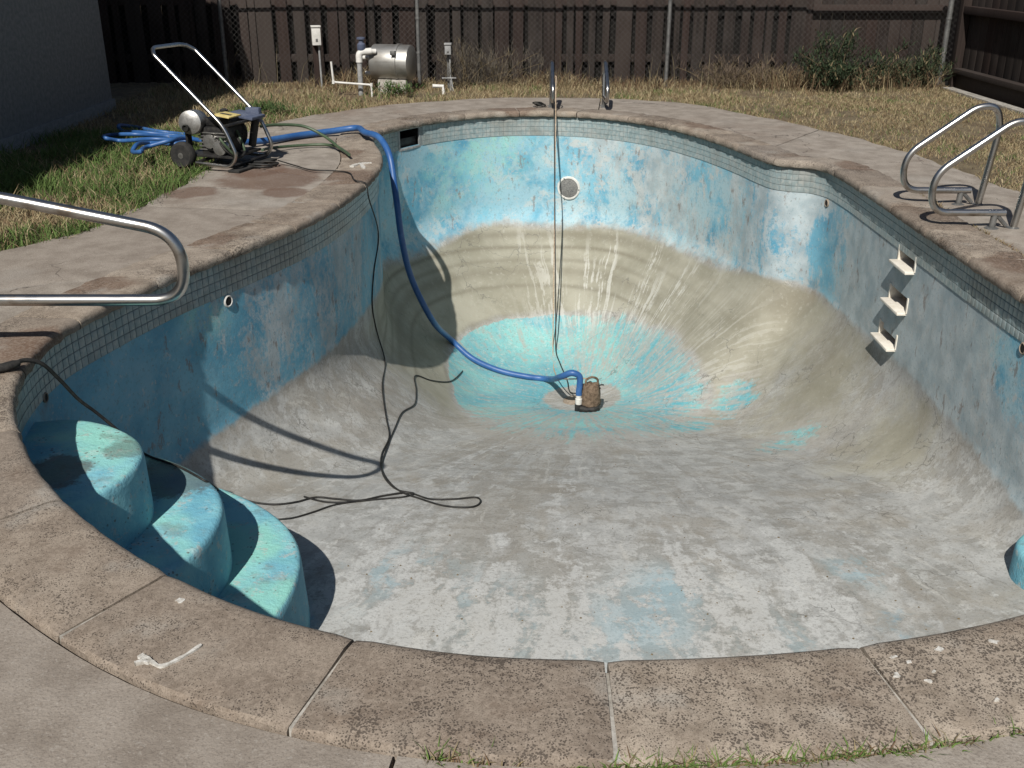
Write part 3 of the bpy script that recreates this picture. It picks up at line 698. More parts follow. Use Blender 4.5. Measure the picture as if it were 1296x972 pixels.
# grout bed behind the tiles
vs = []
for z in (-.066, -.2535):
    p = OL - NR * .0012; vs += [(x, y, z) for x, y in p]
ok = [i for i in range(NO) if abs((i + .5) * DS - s_skim) > 0.15]
MB().add(vs, [(i, (i + 1) % NO, NO + (i + 1) % NO, NO + i) for i in ok]).build('grout_bed', 'grout', pool, 40)

# ------------------------------------------------------------------ fittings in the pool wall
def frame_at(s):
    c = at_s(s, OL); nn = at_s(s, NR); nn = nn / np.linalg.norm(nn)
    return Matrix(((-nn[1], nn[0], 0, c[0]), (nn[0], nn[1], 0, c[1]), (0, 0, 1, 0), (0, 0, 0, 1)))   # local x along wall, y into the ground
def hole_rect(h):
    q = hole_quads[h]; i0 = min(i for i, j in q); i1 = max(i for i, j in q) + 1; j0 = min(j for i, j in q); j1 = max(j for i, j in q) + 1
    im = (i0 + i1) // 2
    return i0 * DS, i1 * DS, zw(j1, im), zw(j0, im)
def niche(h, depth, mat_in, name):
    s0, s1, z0, z1 = hole_rect(h); mtx = frame_at((s0 + s1) / 2); hw = (s1 - s0) / 2 + .012; z0 -= .012; z1 += .012
    L = [(-hw, 0.0), (hw, 0.0)]
    p = lambda x, y, z: mtx @ Vector((x, y, z))
    vs = [p(x, y, z) for y in (0.004, depth) for x, z in ((-hw, z0), (hw, z0), (hw, z1), (-hw, z1))]
    mb = MB().add(vs, [(4, 5, 6, 7), (0, 1, 5, 4), (1, 2, 6, 5), (2, 3, 7, 6), (3, 0, 4, 7)])
    return mb, mtx, hw, z0, z1
for h in (1, 2, 3):
    mb, mtx, hw, z0, z1 = niche(h, .11, 'recess', 'wall_step')
    st = mb.build('wall_step', 'recess', pool, 30)
    tr = MB().box(-hw + .004, hw - .004, -.060, .10, z0 - .004, z0 + .016, .006, mtx)
    tr.build('tread', 'cream', st, 40)
    MB().box(-hw - .004, -hw + .016, -.006, .10, z0 + .01, z1 - .004, .003, mtx).build('side_flange', 'cream', st, 40)
    MB().box(hw - .016, hw + .004, -.006, .10, z0 + .01, z1 - .004, .003, mtx).build('side_flange', 'cream', st, 40)
mb, mtx, hw, z0, z1 = niche(0, .25, 'dark', 'skimmer')
sk = mb.build('skimmer', 'dark', pool, 30)
fr = MB()
fr.box(-hw - .01, hw + .01, -.008, .01, z0 - .02, z0 + .004, .003, mtx); fr.box(-hw - .012, -hw + .008, -.008, .01, z0, z1 + .01, .003, mtx); fr.box(hw - .008, hw + .012, -.008, .01, z0, z1 + .01, .003, mtx)
fr.build('rim', 'pvc', sk, 40)
MB().box(-hw + .01, hw - .01, .03, .045, z0 + .01, z0 + .09, .003, mtx).build('weir_flap', 'black', sk, 40)

# pool light on the far wall
p, nrm = hit(720, 238)
lamp = MB().lathe([(.085, -.02), (.122, -.01), (.125, .006), (.117, .018), (.104, .020), (.100, .012)], p, nrm, 40).build('pool_light', 'white', pool, 30)
MB().lathe([(.103, .0), (.102, .012), (.07, .020), (.03, .024), (.0015, .025)], p, nrm, 40).build('lens', 'grille', lamp, 40)
for a in (0.4, 2.3, 4.4):
    b1 = nrm.orthogonal().normalized(); b2 = nrm.cross(b1)
    MB().lathe([(.006, .018), (.006, .026), (.003, .028)], p + (b1 * math.cos(a) + b2 * math.sin(a)) * .112, nrm, 8).build('screw', 'galv', lamp, 40)
# return inlets
for px, py, r in ((288, 381, .034), (1047, 257, .030), (1296, 441, .030), (56, 503, .022)):
    p, nrm = hit(px, py)
    inl = MB().lathe([(r, -.004), (r * 1.05, .006), (r * .85, .011), (r * .72, .006)], p, nrm, 22).build('return_inlet', 'white' if px < 400 and px > 100 else 'recess', pool, 30)
    MB().lathe([(r * .74, .0), (r * .70, .008), (.002, .0085)], p, nrm, 18).build('opening', 'dark', inl, 30)
# drain cover ring at the bottom of the bowl
zD = V[-1][2]
mb = MB(); mb.lathe([(.14, -.01), (.14, .010), (.125, .016), (.02, .018), (.001, .018)], (DR[0] - .02, DR[1] - .04, zD), (0, 0, 1), 30)
mb.build('main_drain', 'recess', pool, 30)

# entry steps in the near left corner, and a low seat on the right
def clip_r(cx, cy, a, r):
    d = np.array([math.cos(a), math.sin(a)]); best = r
    for k in range(1, 40):
        t = r * k / 39; x = cx + d[0] * t; y = cy + d[1] * t
        i = int(np.argmin((OL[:, 0] - x) ** 2 + (OL[:, 1] - y) ** 2)); side = (x - OL[i, 0]) * NR[i, 0] + (y - OL[i, 1]) * NR[i, 1]
        if side > 0.05: return t
    return best
def fan_step(cx, cy, r, ztop, zbot, mat, squash=1.0):
    mb = MB(); n = 72; prof = [(1.0, zbot, 0), (1.0, ztop - .045, 0), (1.0, ztop - .020, -.002), (1.0, ztop - .008, -.008), (1.0, ztop - .002, -.018), (1.0, ztop, -.034), (.7, ztop + .002, 0), (.35, ztop + .003, 0)]
    rs = [clip_r(cx, cy, 2 * math.pi * i / n, r * (1 + .015 * math.sin(5 * 2 * math.pi * i / n))) for i in range(n)]
    vs = []
    for f, z, off in prof:
        for i in range(n):
            a = 2 * math.pi * i / n; R = max(rs[i] * f + off, .004); fl = 1 + (.05 * (ztop - z) if z < ztop - .045 else 0)
            vs.append((cx + math.cos(a) * R * fl, cy + math.sin(a) * R * fl, z))
    vs.append((cx, cy, ztop + .003)); m = len(prof)
    fs = [(k * n + i, k * n + (i + 1) % n, (k + 1) * n + (i + 1) % n, (k + 1) * n + i) for k in range(m - 1) for i in range(n)]
    fs += [((m - 1) * n + i, (m - 1) * n + (i + 1) % n, m * n) for i in range(n)]
    return mb.add(vs, fs)
for r, zt in ((.43, -.30), (.70, -.575), (.985, -.85)):
    fan_step(-1.86, 3.48, r, zt, -1.22, 'step').build('entry_step', 'step', pool, 50)
fan_step(2.53, 3.95, .245, -.985, -1.24, 'step').build('corner_seat', 'step', pool, 50)

# ------------------------------------------------------------------ handrails
def arc_path(pts, rad, per=7):                                    # polyline with rounded corners
    P = [Vector(p) for p in pts]; out = [P[0]]
    for i in range(1, len(P) - 1):
        a = (P[i - 1] - P[i]); b = (P[i + 1] - P[i]); r = min(rad[i - 1] if isinstance(rad, (list, tuple)) else rad, a.length * .49, b.length * .49)
        A = P[i] + a.normalized() * r; B = P[i] + b.normalized() * r
        for k in range(per + 1):
            t = k / per; out.append(A * (1 - t) ** 2 + P[i] * (2 * t * (1 - t)) + B * t * t)
    out.append(P[-1]); return out
def grab_rail(name, loc, rz, hgt, label, group=None, reach=0.50, low=0.09):
    # local +x points to the pool
    e = tag(empty(name, loc, rz), label, 'handrail', group); r = .021
    pts = [(0, 0, -.05), (-.06, 0, hgt * .80), (-.02, 0, hgt), (.10, 0, hgt), (reach + .02, 0, hgt * .50), (reach, 0, low), (.10, 0, low), (.06, 0, low)]
    MB().tube(arc_path(pts, [.16, .10, .12, .14, .16, .02], 9), r, 14).build('tube', 'steel', e, 40)
    MB().tube([(.12, 0, low - .01), (.125, 0, -.02)], .019, 12).build('front_leg', 'galv', e, 40)
    for x in (0.0, .125):
        MB().lathe([(.044, -.016), (.042, -.002), (.026, .006), (.022, .006)], (x, 0, 0), (0, 0, 1), 20).build('anchor_collar', 'galv', e, 30)
    MB().tube([(.10, 0, low - .02), (.04, 0, .01)], .012, 8).build('brace', 'galv', e, 40)
    return e
grab_rail('grab_rail', (3.03, 6.62, -.012), math.pi, .62, 'stainless grab rail beside the ladder footholds, the one farther from the round entry steps', 'grab rails above the ladder footholds')
grab_rail('grab_rail', (2.98, 6.00, -.012), math.pi, .62, 'stainless grab rail beside the ladder footholds, the one closer to the round entry steps', 'grab rails above the ladder footholds')
grab_rail('grab_rail', (.42, 11.30, -.012), -math.pi / 2, .44, 'short stainless grab rail on the far coping with cord and rope tied to it', 'grab rails at the deep end', .42)
grab_rail('grab_rail', (.98, 11.30, -.012), -math.pi / 2, .44, 'bare short stainless grab rail on the far coping beside the roped one', 'grab rails at the deep end', .42)
# long handrail over the entry steps
e = tag(empty('step_handrail', (-2.775, 3.90, -.012)), 'long stainless handrail looping out over the blue entry steps', 'handrail')
pts = [(-.34, 0, -.05), (-.34, 0, .772), (.645, 0, .682), (1.482, 0, .508), (1.482, 0, .235), (.23, 0, .235), (.06, 0, -.05)]
MB().tube(arc_path(pts, [.22, .3, .19, .19, .14], 12), .0235, 18).build('tube', 'steel', e, 40)
for x in (-.34, .06): MB().lathe([(.05, -.016), (.048, -.002), (.03, .006), (.026, .006)], (x, 0, 0), (0, 0, 1), 20).build('anchor_collar', 'galv', e, 30)

# ------------------------------------------------------------------ sump pump in the deep end
pp, _ = hit(744, 519)
pz = pp.z
e = tag(empty('sump_pump', (pp.x, pp.y, pz - .004), .15), 'small submersible pump with muddy brown cover and black base at the drain', 'pump')
MB().lathe([(.102, 0), (.108, .012), (.108, .05), (.098, .066), (.06, .07)], (0, 0, 0), (0, 0, 1), 10).build('base', 'black', e, 30)
for k in range(5):
    a = -2.4 + k * .42
    MB().box(-.012, .012, -.004, .004, .008, .04, .002, Matrix.Translation((math.cos(a) * .107, math.sin(a) * .107, 0)) @ Matrix.Rotation(a + math.pi / 2, 4, 'Z')).build('intake_slot', 'dark', e, 30)
mb = MB(); prf = []
vsn = 28; vs = []; lv = [(.080, .06), (.086, .09), (.080, .13), (.083, .17), (.078, .21), (.070, .238), (.045, .252), (.004, .256)]
for q, (r, h) in enumerate(lv):
    for k in range(vsn):
        a = 2 * math.pi * k / vsn; w = 1 + .06 * math.sin(3 * a + h * 30) + .05 * math.sin(7 * a - h * 55) + .03 * math.sin(11 * a + q)
        vs.append((.022 + r * w * math.cos(a), r * w * math.sin(a), h + .006 * math.sin(5 * a)))
fs = [(q * vsn + k, q * vsn + (k + 1) % vsn, (q + 1) * vsn + (k + 1) % vsn, (q + 1) * vsn + k) for q in range(len(lv) - 1) for k in range(vsn)]
mb.add(vs, fs + [tuple((len(lv) - 1) * vsn + k for k in range(vsn))]); mb.build('motor_housing', 'clay', e, 60)
MB().tube(spline([(-.02, -.02, .245), (-.03, -.02, .29), (.02, -.01, .315), (.075, 0, .29), (.08, 0, .245)], 6), .010, 8).build('carry_handle', 'clay', e, 50)
MB().tube(spline([(.075, -.03, .235), (.10, -.035, .25), (.125, -.03, .245)], 4), .006, 6).build('cord_gland', 'black', e, 50)
MB().lathe([(.028, .07), (.030, .10), (.030, .125), (.024, .128), (.024, .16), (.026, .162), (.026, .175)], (-.086, -.012, 0), (0, 0, 1), 16).build('discharge_fitting', 'white', e, 30)
MB().tube([(-.086, -.012, .0), (-.086, -.012, .075)], .034, 12).build('outlet_elbow', 'black', e, 40)
PUMP = Vector((pp.x, pp.y, pz))

# ------------------------------------------------------------------ hoses and cords
def gz(px, py, lift): p = G(px, py, lift); return p
R_H = .0275
ca, sa = math.cos(.15), math.sin(.15)
outl = PUMP + Vector((-.086 * ca + .012 * sa, -.086 * sa - .012 * ca, 0))
hose = []
# folded coils lying on the grass beside the house, then across the deck
coil = [(242, 171), (205, 167), (165, 160), (150, 160), (152, 164), (185, 168), (225, 172), (243, 175), (215, 173), (170, 170), (140, 171), (134, 175), (150, 178), (195, 176), (238, 179), (222, 182), (190, 181), (172, 184), (168, 191), (178, 192), (186, 186), (215, 178), (236, 175)]
for k, (x, y) in enumerate(coil): hose.append(G(x, y, .0 + .005 * k + .035 * (k % 2)))
for x, y, z in ((268, 180, .10), (300, 180, .05), (335, 178, .03), (380, 171, .025)): hose.append(G(x, y, z))
hose += [G(420, 166, .03), G(450, 162, .05), Vector((-1.27, 9.02, .065)), Vector((-1.12, 8.80, .055)), Vector((-1.02, 8.62, -.06))]
hose += [Vector((-.975, 8.50, -.30)), atX(503, 262, -.95), atX(508, 300, -.93), atX(520, 350, -.87), atX(544, 400, -.72)]
for x, y in ((570, 434), (595, 456), (630, 472), (665, 480), (690, 483)): hose.append(hit(x, y, R_H + .002)[0])
hose += [atY(712, 476, outl.y + .05), atY(724, 472, outl.y), atY(733, 476, outl.y), outl + Vector((.004, 0, .235)), outl + Vector((0, 0, .195)), outl + Vector((0, 0, .155))]
hp = spline(hose, 10); nc = len(coil) * 10
tag(MB().tube(hp, [R_H * min(1.0, .62 + .38 * max(0, (i - nc + 8) / 30)) for i in range(len(hp))], 12).build('discharge_hose', 'bluehose', None, 60), 'thick blue discharge hose from grass coils over the coping down to the pump', 'hose')

# green garden hoses of the pressure washer
g1 = [G(330, 160, .20), G(350, 158, .19), G(385, 160, .16), G(410, 172, .09), G(428, 186, .03), G(441, 195, .016)]
tag(MB().tube(spline(g1, 10), .0125, 10).build('garden_hose', 'greenhose', None, 60), 'dark green hose arching from the pressure washer to the coping', 'hose')
g2 = [G(332, 190, .08), G(345, 187, .03), G(380, 184, .014), G(410, 183, .014), G(424, 185, .016), G(442, 196, .034)]
tag(MB().tube(spline(g2, 10), .0115, 10).build('garden_hose', 'greenhose', None, 60), 'dark green hose lying flat on the deck toward the coping', 'hose')
# black power cord from the washer over the coping, down the wall and across the floor
c1 = [G(352, 203, .02), G(372, 209, .006), G(395, 215, .006), G(420, 216, .006), G(440, 218, .008)]
gA = G(463, 231, 0); sA = s_near(gA.x, gA.y); cA = at_s(sA, OL); nA = at_s(sA, NS)
c1 += [Vector((cA[0] + nA[0] * .02, cA[1] + nA[1] * .02, .014)), Vector((cA[0] - nA[0] * .05, cA[1] - nA[1] * .05, -.005)), Vector((cA[0] - nA[0] * .062, cA[1] - nA[1] * .062, -.09))]
for x, y in ((478, 300), (472, 345), (470, 385), (476, 420), (486, 455), (483, 490), (488, 530), (492, 552), (483, 575), (482, 590), (490, 608), (508, 624), (530, 632), (565, 642), (598, 643), (608, 637), (603, 631), (575, 633), (545, 633),
             (515, 625), (480, 630), (450, 636), (415, 637), (385, 630)):
    c1.append(hit(x, y, .007)[0])
CORDW = .0052
tag(MB().tube(spline(c1, 8), CORDW, 8).build('power_cord', 'cord', None, 60), 'thin black cord hanging down the bulging wall and looping on the pool floor', 'cord')
c2 = [hit(x, y, .007)[0] for x, y in ((585, 470), (570, 483), (545, 482), (525, 476), (526, 495), (524, 512), (508, 523), (500, 540), (492, 560), (484, 585), (486, 605), (505, 622), (524, 626), (512, 630), (470, 634), (425, 640), (395, 650), (370, 657), (350, 659))]
tag(MB().tube(spline(c2, 8), CORDW * .9, 8).build('power_cord', 'cord', None, 60), 'thin black cord running from the bowl edge to the lowest entry step', 'cord')
# thick black cable over the coping down to the steps
k0 = [G(-60, 474, .02), G(-10, 468, .02), G(12, 463, .022), G(28, 457, .022), G(45, 458, .016), Vector((-1.865, 3.90, -.02)), Vector((-1.83, 3.95, -.12)), G(108, 516, -.286), G(120, 523, -.290)]
k0 = [G(-60, 474, .015), G(-10, 468, .018), G(14, 462, .020), G(30, 456, .022), G(50, 459, .0)]
k0 += [atX(75, 480, -1.84), atX(100, 506, -1.80), Vector((-1.755, 3.96, -.30)), Vector((-1.66, 4.02, -.46))]
stepb = [G(150, 552, -.575), G(188, 577, -.566), G(225, 590, -.566), G(262, 610, -.575), G(272, 620, -.62), G(290, 628, -.85)]
k1 = [hit(x, y, .008)[0] for x, y in ((300, 632), (325, 638), (350, 640), (375, 637), (400, 631), (425, 633), (455, 635), (485, 629), (512, 625))]

kk = spline(k0 + stepb[:4] + [hit(286, 627, .008)[0]] + k1, 8)
tag(MB().tube(kk, [max(CORDW, .0105 - .0043 * i / 70) for i in range(len(kk))], 9).build('cable', 'cord', None, 60), 'black cable draped over the coping and down the entry steps onto the floor', 'cable')
plug = MB().tube([G(-6, 467, .022), G(6, 465, .022), G(18, 461, .024), G(24, 459, .024)], [.016, .019, .017, .012], 12).build('cable_plug', 'rubber', None, 40)
tag(plug, 'black rubber plug of the thick cable lying on the coping', 'plug')
# cord and rope hanging straight from the far grab rail to the pump
top1 = Vector((.425, 10.84, .20))
w1 = [Vector((.44, 11.26, .13)), Vector((.46, 10.95, .30)), Vector((.432, 10.80, .20)), Vector((.430, 10.74, .0)), Vector((.43, 10.70, -.30)), Vector((.43, 10.62, -.9))]
w1 = w1[:4] + [w1[3].lerp(hit(704, 446, .02)[0], f) for f in (.15, .35, .55, .75, .9)] + [hit(704, 446, .02)[0], hit(709, 462, .02)[0], hit(718, 485, .03)[0], hit(722, 498, .012)[0], PUMP + Vector((.10, -.03, .22))]
tag(MB().tube(spline(w1, 8), .0058, 8).build('power_cord', 'cord', None, 60), 'black pump cord hanging straight down from the far grab rail', 'cord')
w2 = [Vector((.40, 11.29, .12)), Vector((.45, 10.92, .33)), Vector((.445, 10.80, .17)), Vector((.447, 10.735, -.02)), Vector((.450, 10.70, -.25))]
w2 = w2[:4] + [w2[3].lerp(hit(700, 440, .015)[0], f) for f in (.15, .35, .55, .75, .9)] + [hit(700, 440, .012)[0], hit(702, 472, .012)[0], PUMP + Vector((-.12, .03, .28)), PUMP + Vector((0.0, 0, .30))]
tag(MB().tube(spline(w2, 8), .0055, 8).build('hanging_rope', 'rope', None, 60), 'tan pump rope hanging from the far grab rail beside the black cord', 'rope')
mb = MB()
for k in range(3):
    pts = [(.40 + .05 * math.cos(a) - .09 - .02 * k, 11.22 + .07 * math.sin(a), .0 + .012 * k) for a in [2 * math.pi * i / 16 for i in range(17)]]
    mb.tube(pts, .006, 6)
tag(mb.build('cord_coil', 'cord', None, 60), 'small coil of spare black cord on the deck behind the roped grab rail', 'cord')

# ------------------------------------------------------------------ pressure washer on the deck edge
e = tag(empty('pressure_washer', (-2.20, 7.98, -.012), math.radians(-19)), 'pressure washer with tall tubular handle, engine and black wheels on the deck edge', 'pressure washer')
hw = .25
for sgn in (-1, 1):
    y = sgn * hw
    pts = [(-.10, y, .05), (.20, y, .035), (.26, y, .12), (.17, y, .33), (-.36, y, .82)]
    MB().tube(arc_path(pts + [(-.40, y * .8, .855)], [.05, .09, .08, .02], 8), .0145, 12).build('frame_tube', 'steel' if sgn < 0 else 'steel', e, 40)
MB().tube(arc_path([(-.395, -hw * .82, .851), (-.42, -hw * .62, .862), (-.425, hw * .62, .862), (-.395, hw * .82, .851)], .06, 8), .0145, 12).build('handle_bar', 'steel', e, 40)
for x, z in ((.17, .33), (.20, .04), (-.08, .06)): MB().tube([(x, -hw, z), (x, hw, z)], .012, 8).build('cross_bar', 'black', e, 40)
MB().box(-.22, .19, -.20, .20, .085, .105, .006).build('base_plate', 'black', e, 40)
MB().box(.18, .28, -.27, .27, -.002, .018, .006).build('front_foot', 'rubber', e, 40)
eng = MB().box(-.12, .10, -.14, .10, .10, .30, .02).build('engine_block', 'black', e, 40)
for k in range(6): MB().box(-.13, .11, -.15, -.135, .13 + .025 * k, .138 + .025 * k, .001).build('cooling_fin', 'alu', eng, 40)
MB().lathe([(.03, 0), (.115, .004), (.120, .03), (.118, .07), (.10, .085), (.05, .09)], (-.02, .10, .22), (0, 1, 0), 28).build('recoil_cover', 'black', eng, 30)
fan = MB().lathe([(.03, 0), (.05, .003), (.052, .03), (.02, .035)], (-.02, -.15, .20), (0, -1, 0), 18).build('flywheel_hub', 'alu', eng, 30)
mf = MB().lathe([(.03, -.10), (.075, -.098), (.088, -.085), (.090, -.06), (.090, .05), (.086, .068), (.06, .078), (.02, .08)], (-.175, -.13, .33), (.25, -1, .1), 26).build('muffler', 'alu', e, 50)
MB().lathe([(.026, 0), (.028, .02), (.022, .024), (.012, .010)], (-.17, -.225, .30), (0, -1, 0), 16).build('exhaust_port', 'dark', mf, 30)
MB().box(-.24, -.22, -.16, -.10, .08, .26, .006).build('muffler_bracket', 'black', mf, 40)
MB().lathe([(.03, 0), (.055, .004), (.055, .06), (.03, .064)], (.08, -.14, .16), (0, -1, 0), 20).build('pressure_pump', 'alu', e, 30)
MB().box(-.04, .19, .04, .23, .36, .385, .008, Matrix.Translation((0, 0, .0)) @ Matrix.Rotation(.12, 4, 'Y')).build('fuel_tank_top', 'bluegrey', e, 40)
tk = MB().box(-.10, .12, -.10, .20, .30, .365, .02).build('fuel_tank', 'black', e, 40)
MB().lathe([(.03, 0), (.032, .012), (.02, .02)], (-.05, .10, .385), (0, 0, 1), 16).build('fuel_cap', 'black', tk, 30)
lb = MB().box(-.02, .12, -.165, .00, .392, .402, .002, Matrix.Rotation(.12, 4, 'Y')).build('warning_label', 'yellow', e, 40)
MB().box(.0, .09, -.10, -.07, .4025, .4045, .0, Matrix.Rotation(.12, 4, 'Y')).build('label_bar', 'black', lb, 40)
MB().box(.08, .20, .19, .235, .30, .41, .01).build('side_panel', 'bluegrey', e, 40)
MB().tube([(.16, .20, .32), (.12, .18, .12)], .03, 12).build('air_filter_tube', 'black', e, 40)
for sgn in (-1, 1):
    y = sgn * .235
    wh = MB().lathe([(.055, -.035), (.083, -.037), (.098, -.024), (.102, 0), (.098, .024), (.083, .037), (.055, .035)], (-.22, y, .098), (0, 1, 0), 32).build('wheel', 'rubber', e, 40)
    MB().lathe([(.064, -.025), (.058, -.018), (.024, -.016), (.022, -.036), (.004, -.038), (.004, .038), (.022, .036), (.024, .016), (.058, .018), (.064, .025)], (-.22, y, .098), (0, 1, 0), 24).build('rim', 'alu', wh, 30)
MB().tube([(-.22, -.24, .098), (-.22, .24, .098)], .010, 8).build('axle', 'black', e, 40)
for k, col in enumerate(('cord', 'cord', 'greenhose')):
    pts = [(.06 + .03 * k, -.17, .22), (.14, -.22 - .02 * k, .16 + .04 * k), (.22, -.18, .10), (.20, -.05, .12), (.10, .02, .2 + .03 * k)]
    MB().tube(spline(pts, 8), .009, 8).build('engine_hose', col, e, 50)
mb = MB()
for k in range(2):
    pts = [(.30 + .10 * math.cos(a) * (1 + .2 * k), .02 + .09 * math.sin(a + .3 * k) * (1 - .2 * k), .012 + .012 * k) for a in [2 * math.pi * i / 20 for i in range(21)]]
    mb.tube(pts, .007, 8)
mb.build('loose_cord', 'cord', e, 50)

# white paint marks on the coping
def mark(pts, w, z=.004):
    mb = MB(); P = spline([(G(x, y, z)) for x, y in pts], 5); n = len(P); vs = []
    for i in range(n):
        t = (P[min(i + 1, n - 1)] - P[max(i - 1, 0)]).normalized(); q = Vector((-t.y, t.x, 0)); ww = w * (.5 + .5 * abs(math.sin(i * 2.3 + 1)))
        for sgn in (-1, 1):
            for zz in (-.012, .0026): vs.append(P[i] + q * ww * sgn + Vector((0, 0, zz)))
    fs = []
    for i in range(n - 1):
        a = i * 4; b = a + 4
        fs += [(a + 1, a + 3, b + 3, b + 1), (a, a + 1, b + 1, b), (a + 2, a + 3, b + 3, b + 2)]
    fs += [(0, 1, 3, 2), ((n - 1) * 4, (n - 1) * 4 + 1, (n - 1) * 4 + 3, (n - 1) * 4 + 2)]
    mb.add(vs, fs); return mb.build('paint_mark', 'paintmark', pool, 40)
mark([(170, 839), (188, 836), (203, 843), (230, 832), (255, 816)], .005, .0)
mark([(178, 829), (190, 838)], .009, .0); 
mark([(225, 759), (232, 762)], .010, .003)
def flake(px, py, r):
    p = G(px, py, .0); n = 9; vs = []
    for z in (-.012, .0024):
        rnd = random.Random(px * 3 + py)
        for k in range(n):
            a = 2 * math.pi * k / n; q = r * rnd.uniform(.35, 1.25); vs.append((p.x + q * 1.3 * math.cos(a), p.y + q * math.sin(a), z))
    MB().add(vs, [tuple(range(n, 2 * n))] + [(k, (k + 1) % n, n + (k + 1) % n, n + k) for k in range(n)]).build('paint_mark', 'paintmark', pool, 40)
for x, y in ((1130, 832), (1150, 838), (1188, 822), (1182, 850), (1175, 862), (1258, 812), (1136, 855), (1262, 885)): flake(x, y, random.uniform(.005, .013))
mark([(445, 210), (455, 207), (470, 206)], .02, .004); mark([(456, 206), (461, 213)], .016, .004)

# ------------------------------------------------------------------ fences
FY = 13.75
def board(mb, x0, x1, y0, y1, z0, z1): return mb.box(x0, x1, y0, y1, z0, z1, .004)
fen = tag(empty('wooden_fence', (0, FY, 0)), 'dark brown weathered fence of upright boards behind the chain link', 'fence')
x = -7.2
while x < 3.72:
    w = random.choice((.085, .10, .13, .14, .14, .18, .20)); gap = random.choice((.012, .03, .05, .06, .075, .085))
    ht = 1.80 + random.uniform(-.02, .02); b = MB().box(-w / 2, w / 2, -.011, .011, -.02, ht, .003)
    o = b.build('board', 'wood', fen, 40); o.location = (x + w / 2, random.uniform(-.012, .006), -.04); o.rotation_euler = (0, random.uniform(-.012, .012), random.uniform(-.05, .05))
    wb_ = gap + .07
    o = MB().box(-wb_ / 2, wb_ / 2, -.011, .011, -.02, 1.74, .003).build('back_board', 'gapshade', fen, 40); o.location = (x + w + gap / 2, .10, -.04)
    x += w + gap
for z in (.25, .93, 1.60): MB().box(-7.3, 3.75, .014, .058, z - .045, z + .045, .004).build('rail', 'wood', fen, 40)
fen2 = tag(empty('wooden_fence', (0, FY + .10, 0)), 'weathered grey-brown fence panel with a heavy horizontal rail behind the green shrubs', 'fence')
x = 3.78
while x < 5.62:
    w = random.choice((.14, .14, .15)); o = MB().box(-w / 2, w / 2, -.011, .011, -.02, 1.78, .003).build('board', 'wood', fen2, 40)
    o.location = (x + w / 2, 0, -.04); x += w + .006
for z in (.20, .84, 1.5): MB().box(3.80, 5.58, -.075, -.012, z - .05, z + .05, .005).build('rail', 'wood', fen2, 40)
MB().box(3.68, 3.80, -.09, .03, -.1, 1.85, .006).build('post', 'wood', fen2, 40)
# side fence on the right
FX = 5.45
fen3 = tag(empty('side_fence', (FX, 0, 0)), 'dark wooden side fence with low kickboards along the dry lawn', 'fence')
y = 4.2
while y < 13.35:
    w = .19; o = MB().box(-.010, .010, -w / 2, w / 2, .0, 1.75, .003).build('board', 'wood', fen3, 40); o.location = (.10, y + w / 2, .02); y += w + .006
for z in (.86, 1.55): MB().box(-.01, .085, 4.1, 13.2, z - .045, z + .045, .005).build('rail', 'wood', fen3, 40)
MB().box(-.03, .085, 4.1, 13.12, .13, .19, .005).build('rail', 'wood', fen3, 40)
MB().box(.02, .06, 4.1, 13.12, -.10, .125, .004).build('kickboard', 'wood', fen3, 40)
for yy in (13.2, 10.75, 8.3, 5.85): MB().box(-.02, .08, yy - .05, yy + .05, -.1, 1.85, .005).build('post', 'wood', fen3, 40)
MB().box(-.18, -.05, 4.1, 13.0, -.09, -.02, .01).build('edging_strip', 'mortar', fen3, 40)
# chain link in front of the boards
CY = 13.35
cl = tag(empty('chain_link_fence', (0, CY, 0)), 'galvanised chain link fence on thin pipe posts in front of the dark boards', 'fence')
mb = MB(); Hc = 1.25; p = .068
def wire(a, b, r=.0013):
    d = (Vector(b) - Vector(a)).normalized(); u = Vector((0, 1, 0)); w = d.cross(u)
    vs = [Vector(q) + (u * math.cos(t) + w * math.sin(t)) * r for q in (a, b) for t in (0, 2.094, 4.189)]
    mb.add(vs, [(0, 1, 4, 3), (1, 2, 5, 4), (2, 0, 3, 5)])
x = -6.4
while x < 5.35:
    wire((x, 0, -.03), (x + Hc, .003, Hc - .03)); wire((x, .003, Hc - .03), (x + Hc, 0, -.03)); x += p
mb.build('wire_mesh', 'wire', cl, 40)
for px, r in ((-6.0, .03), (-3.57, .024), (-1.16, .024), (1.93, .024), (5.36, .031)):
    MB().tube([(px, 0, -.1), (px, 0, 1.26)], r, 12).build('post', 'galv', cl, 40)
    MB().lathe([(r + .004, 1.255), (r + .006, 1.27), (r * .7, 1.295), (.003, 1.30)], (px, 0, 0), (0, 0, 1), 14).build('post_cap', 'galv', cl, 40)
    for z in (.35, .75): MB().lathe([(r + .005, z - .012), (r + .006, z), (r + .005, z + .012)], (px, 0, 0), (0, 0, 1), 12).build('tension_band', 'galv', cl, 40)
MB().tube([(-6.4, -.001, 1.235), (5.36, -.001, 1.235)], .018, 10).build('top_rail', 'galv', cl, 40)

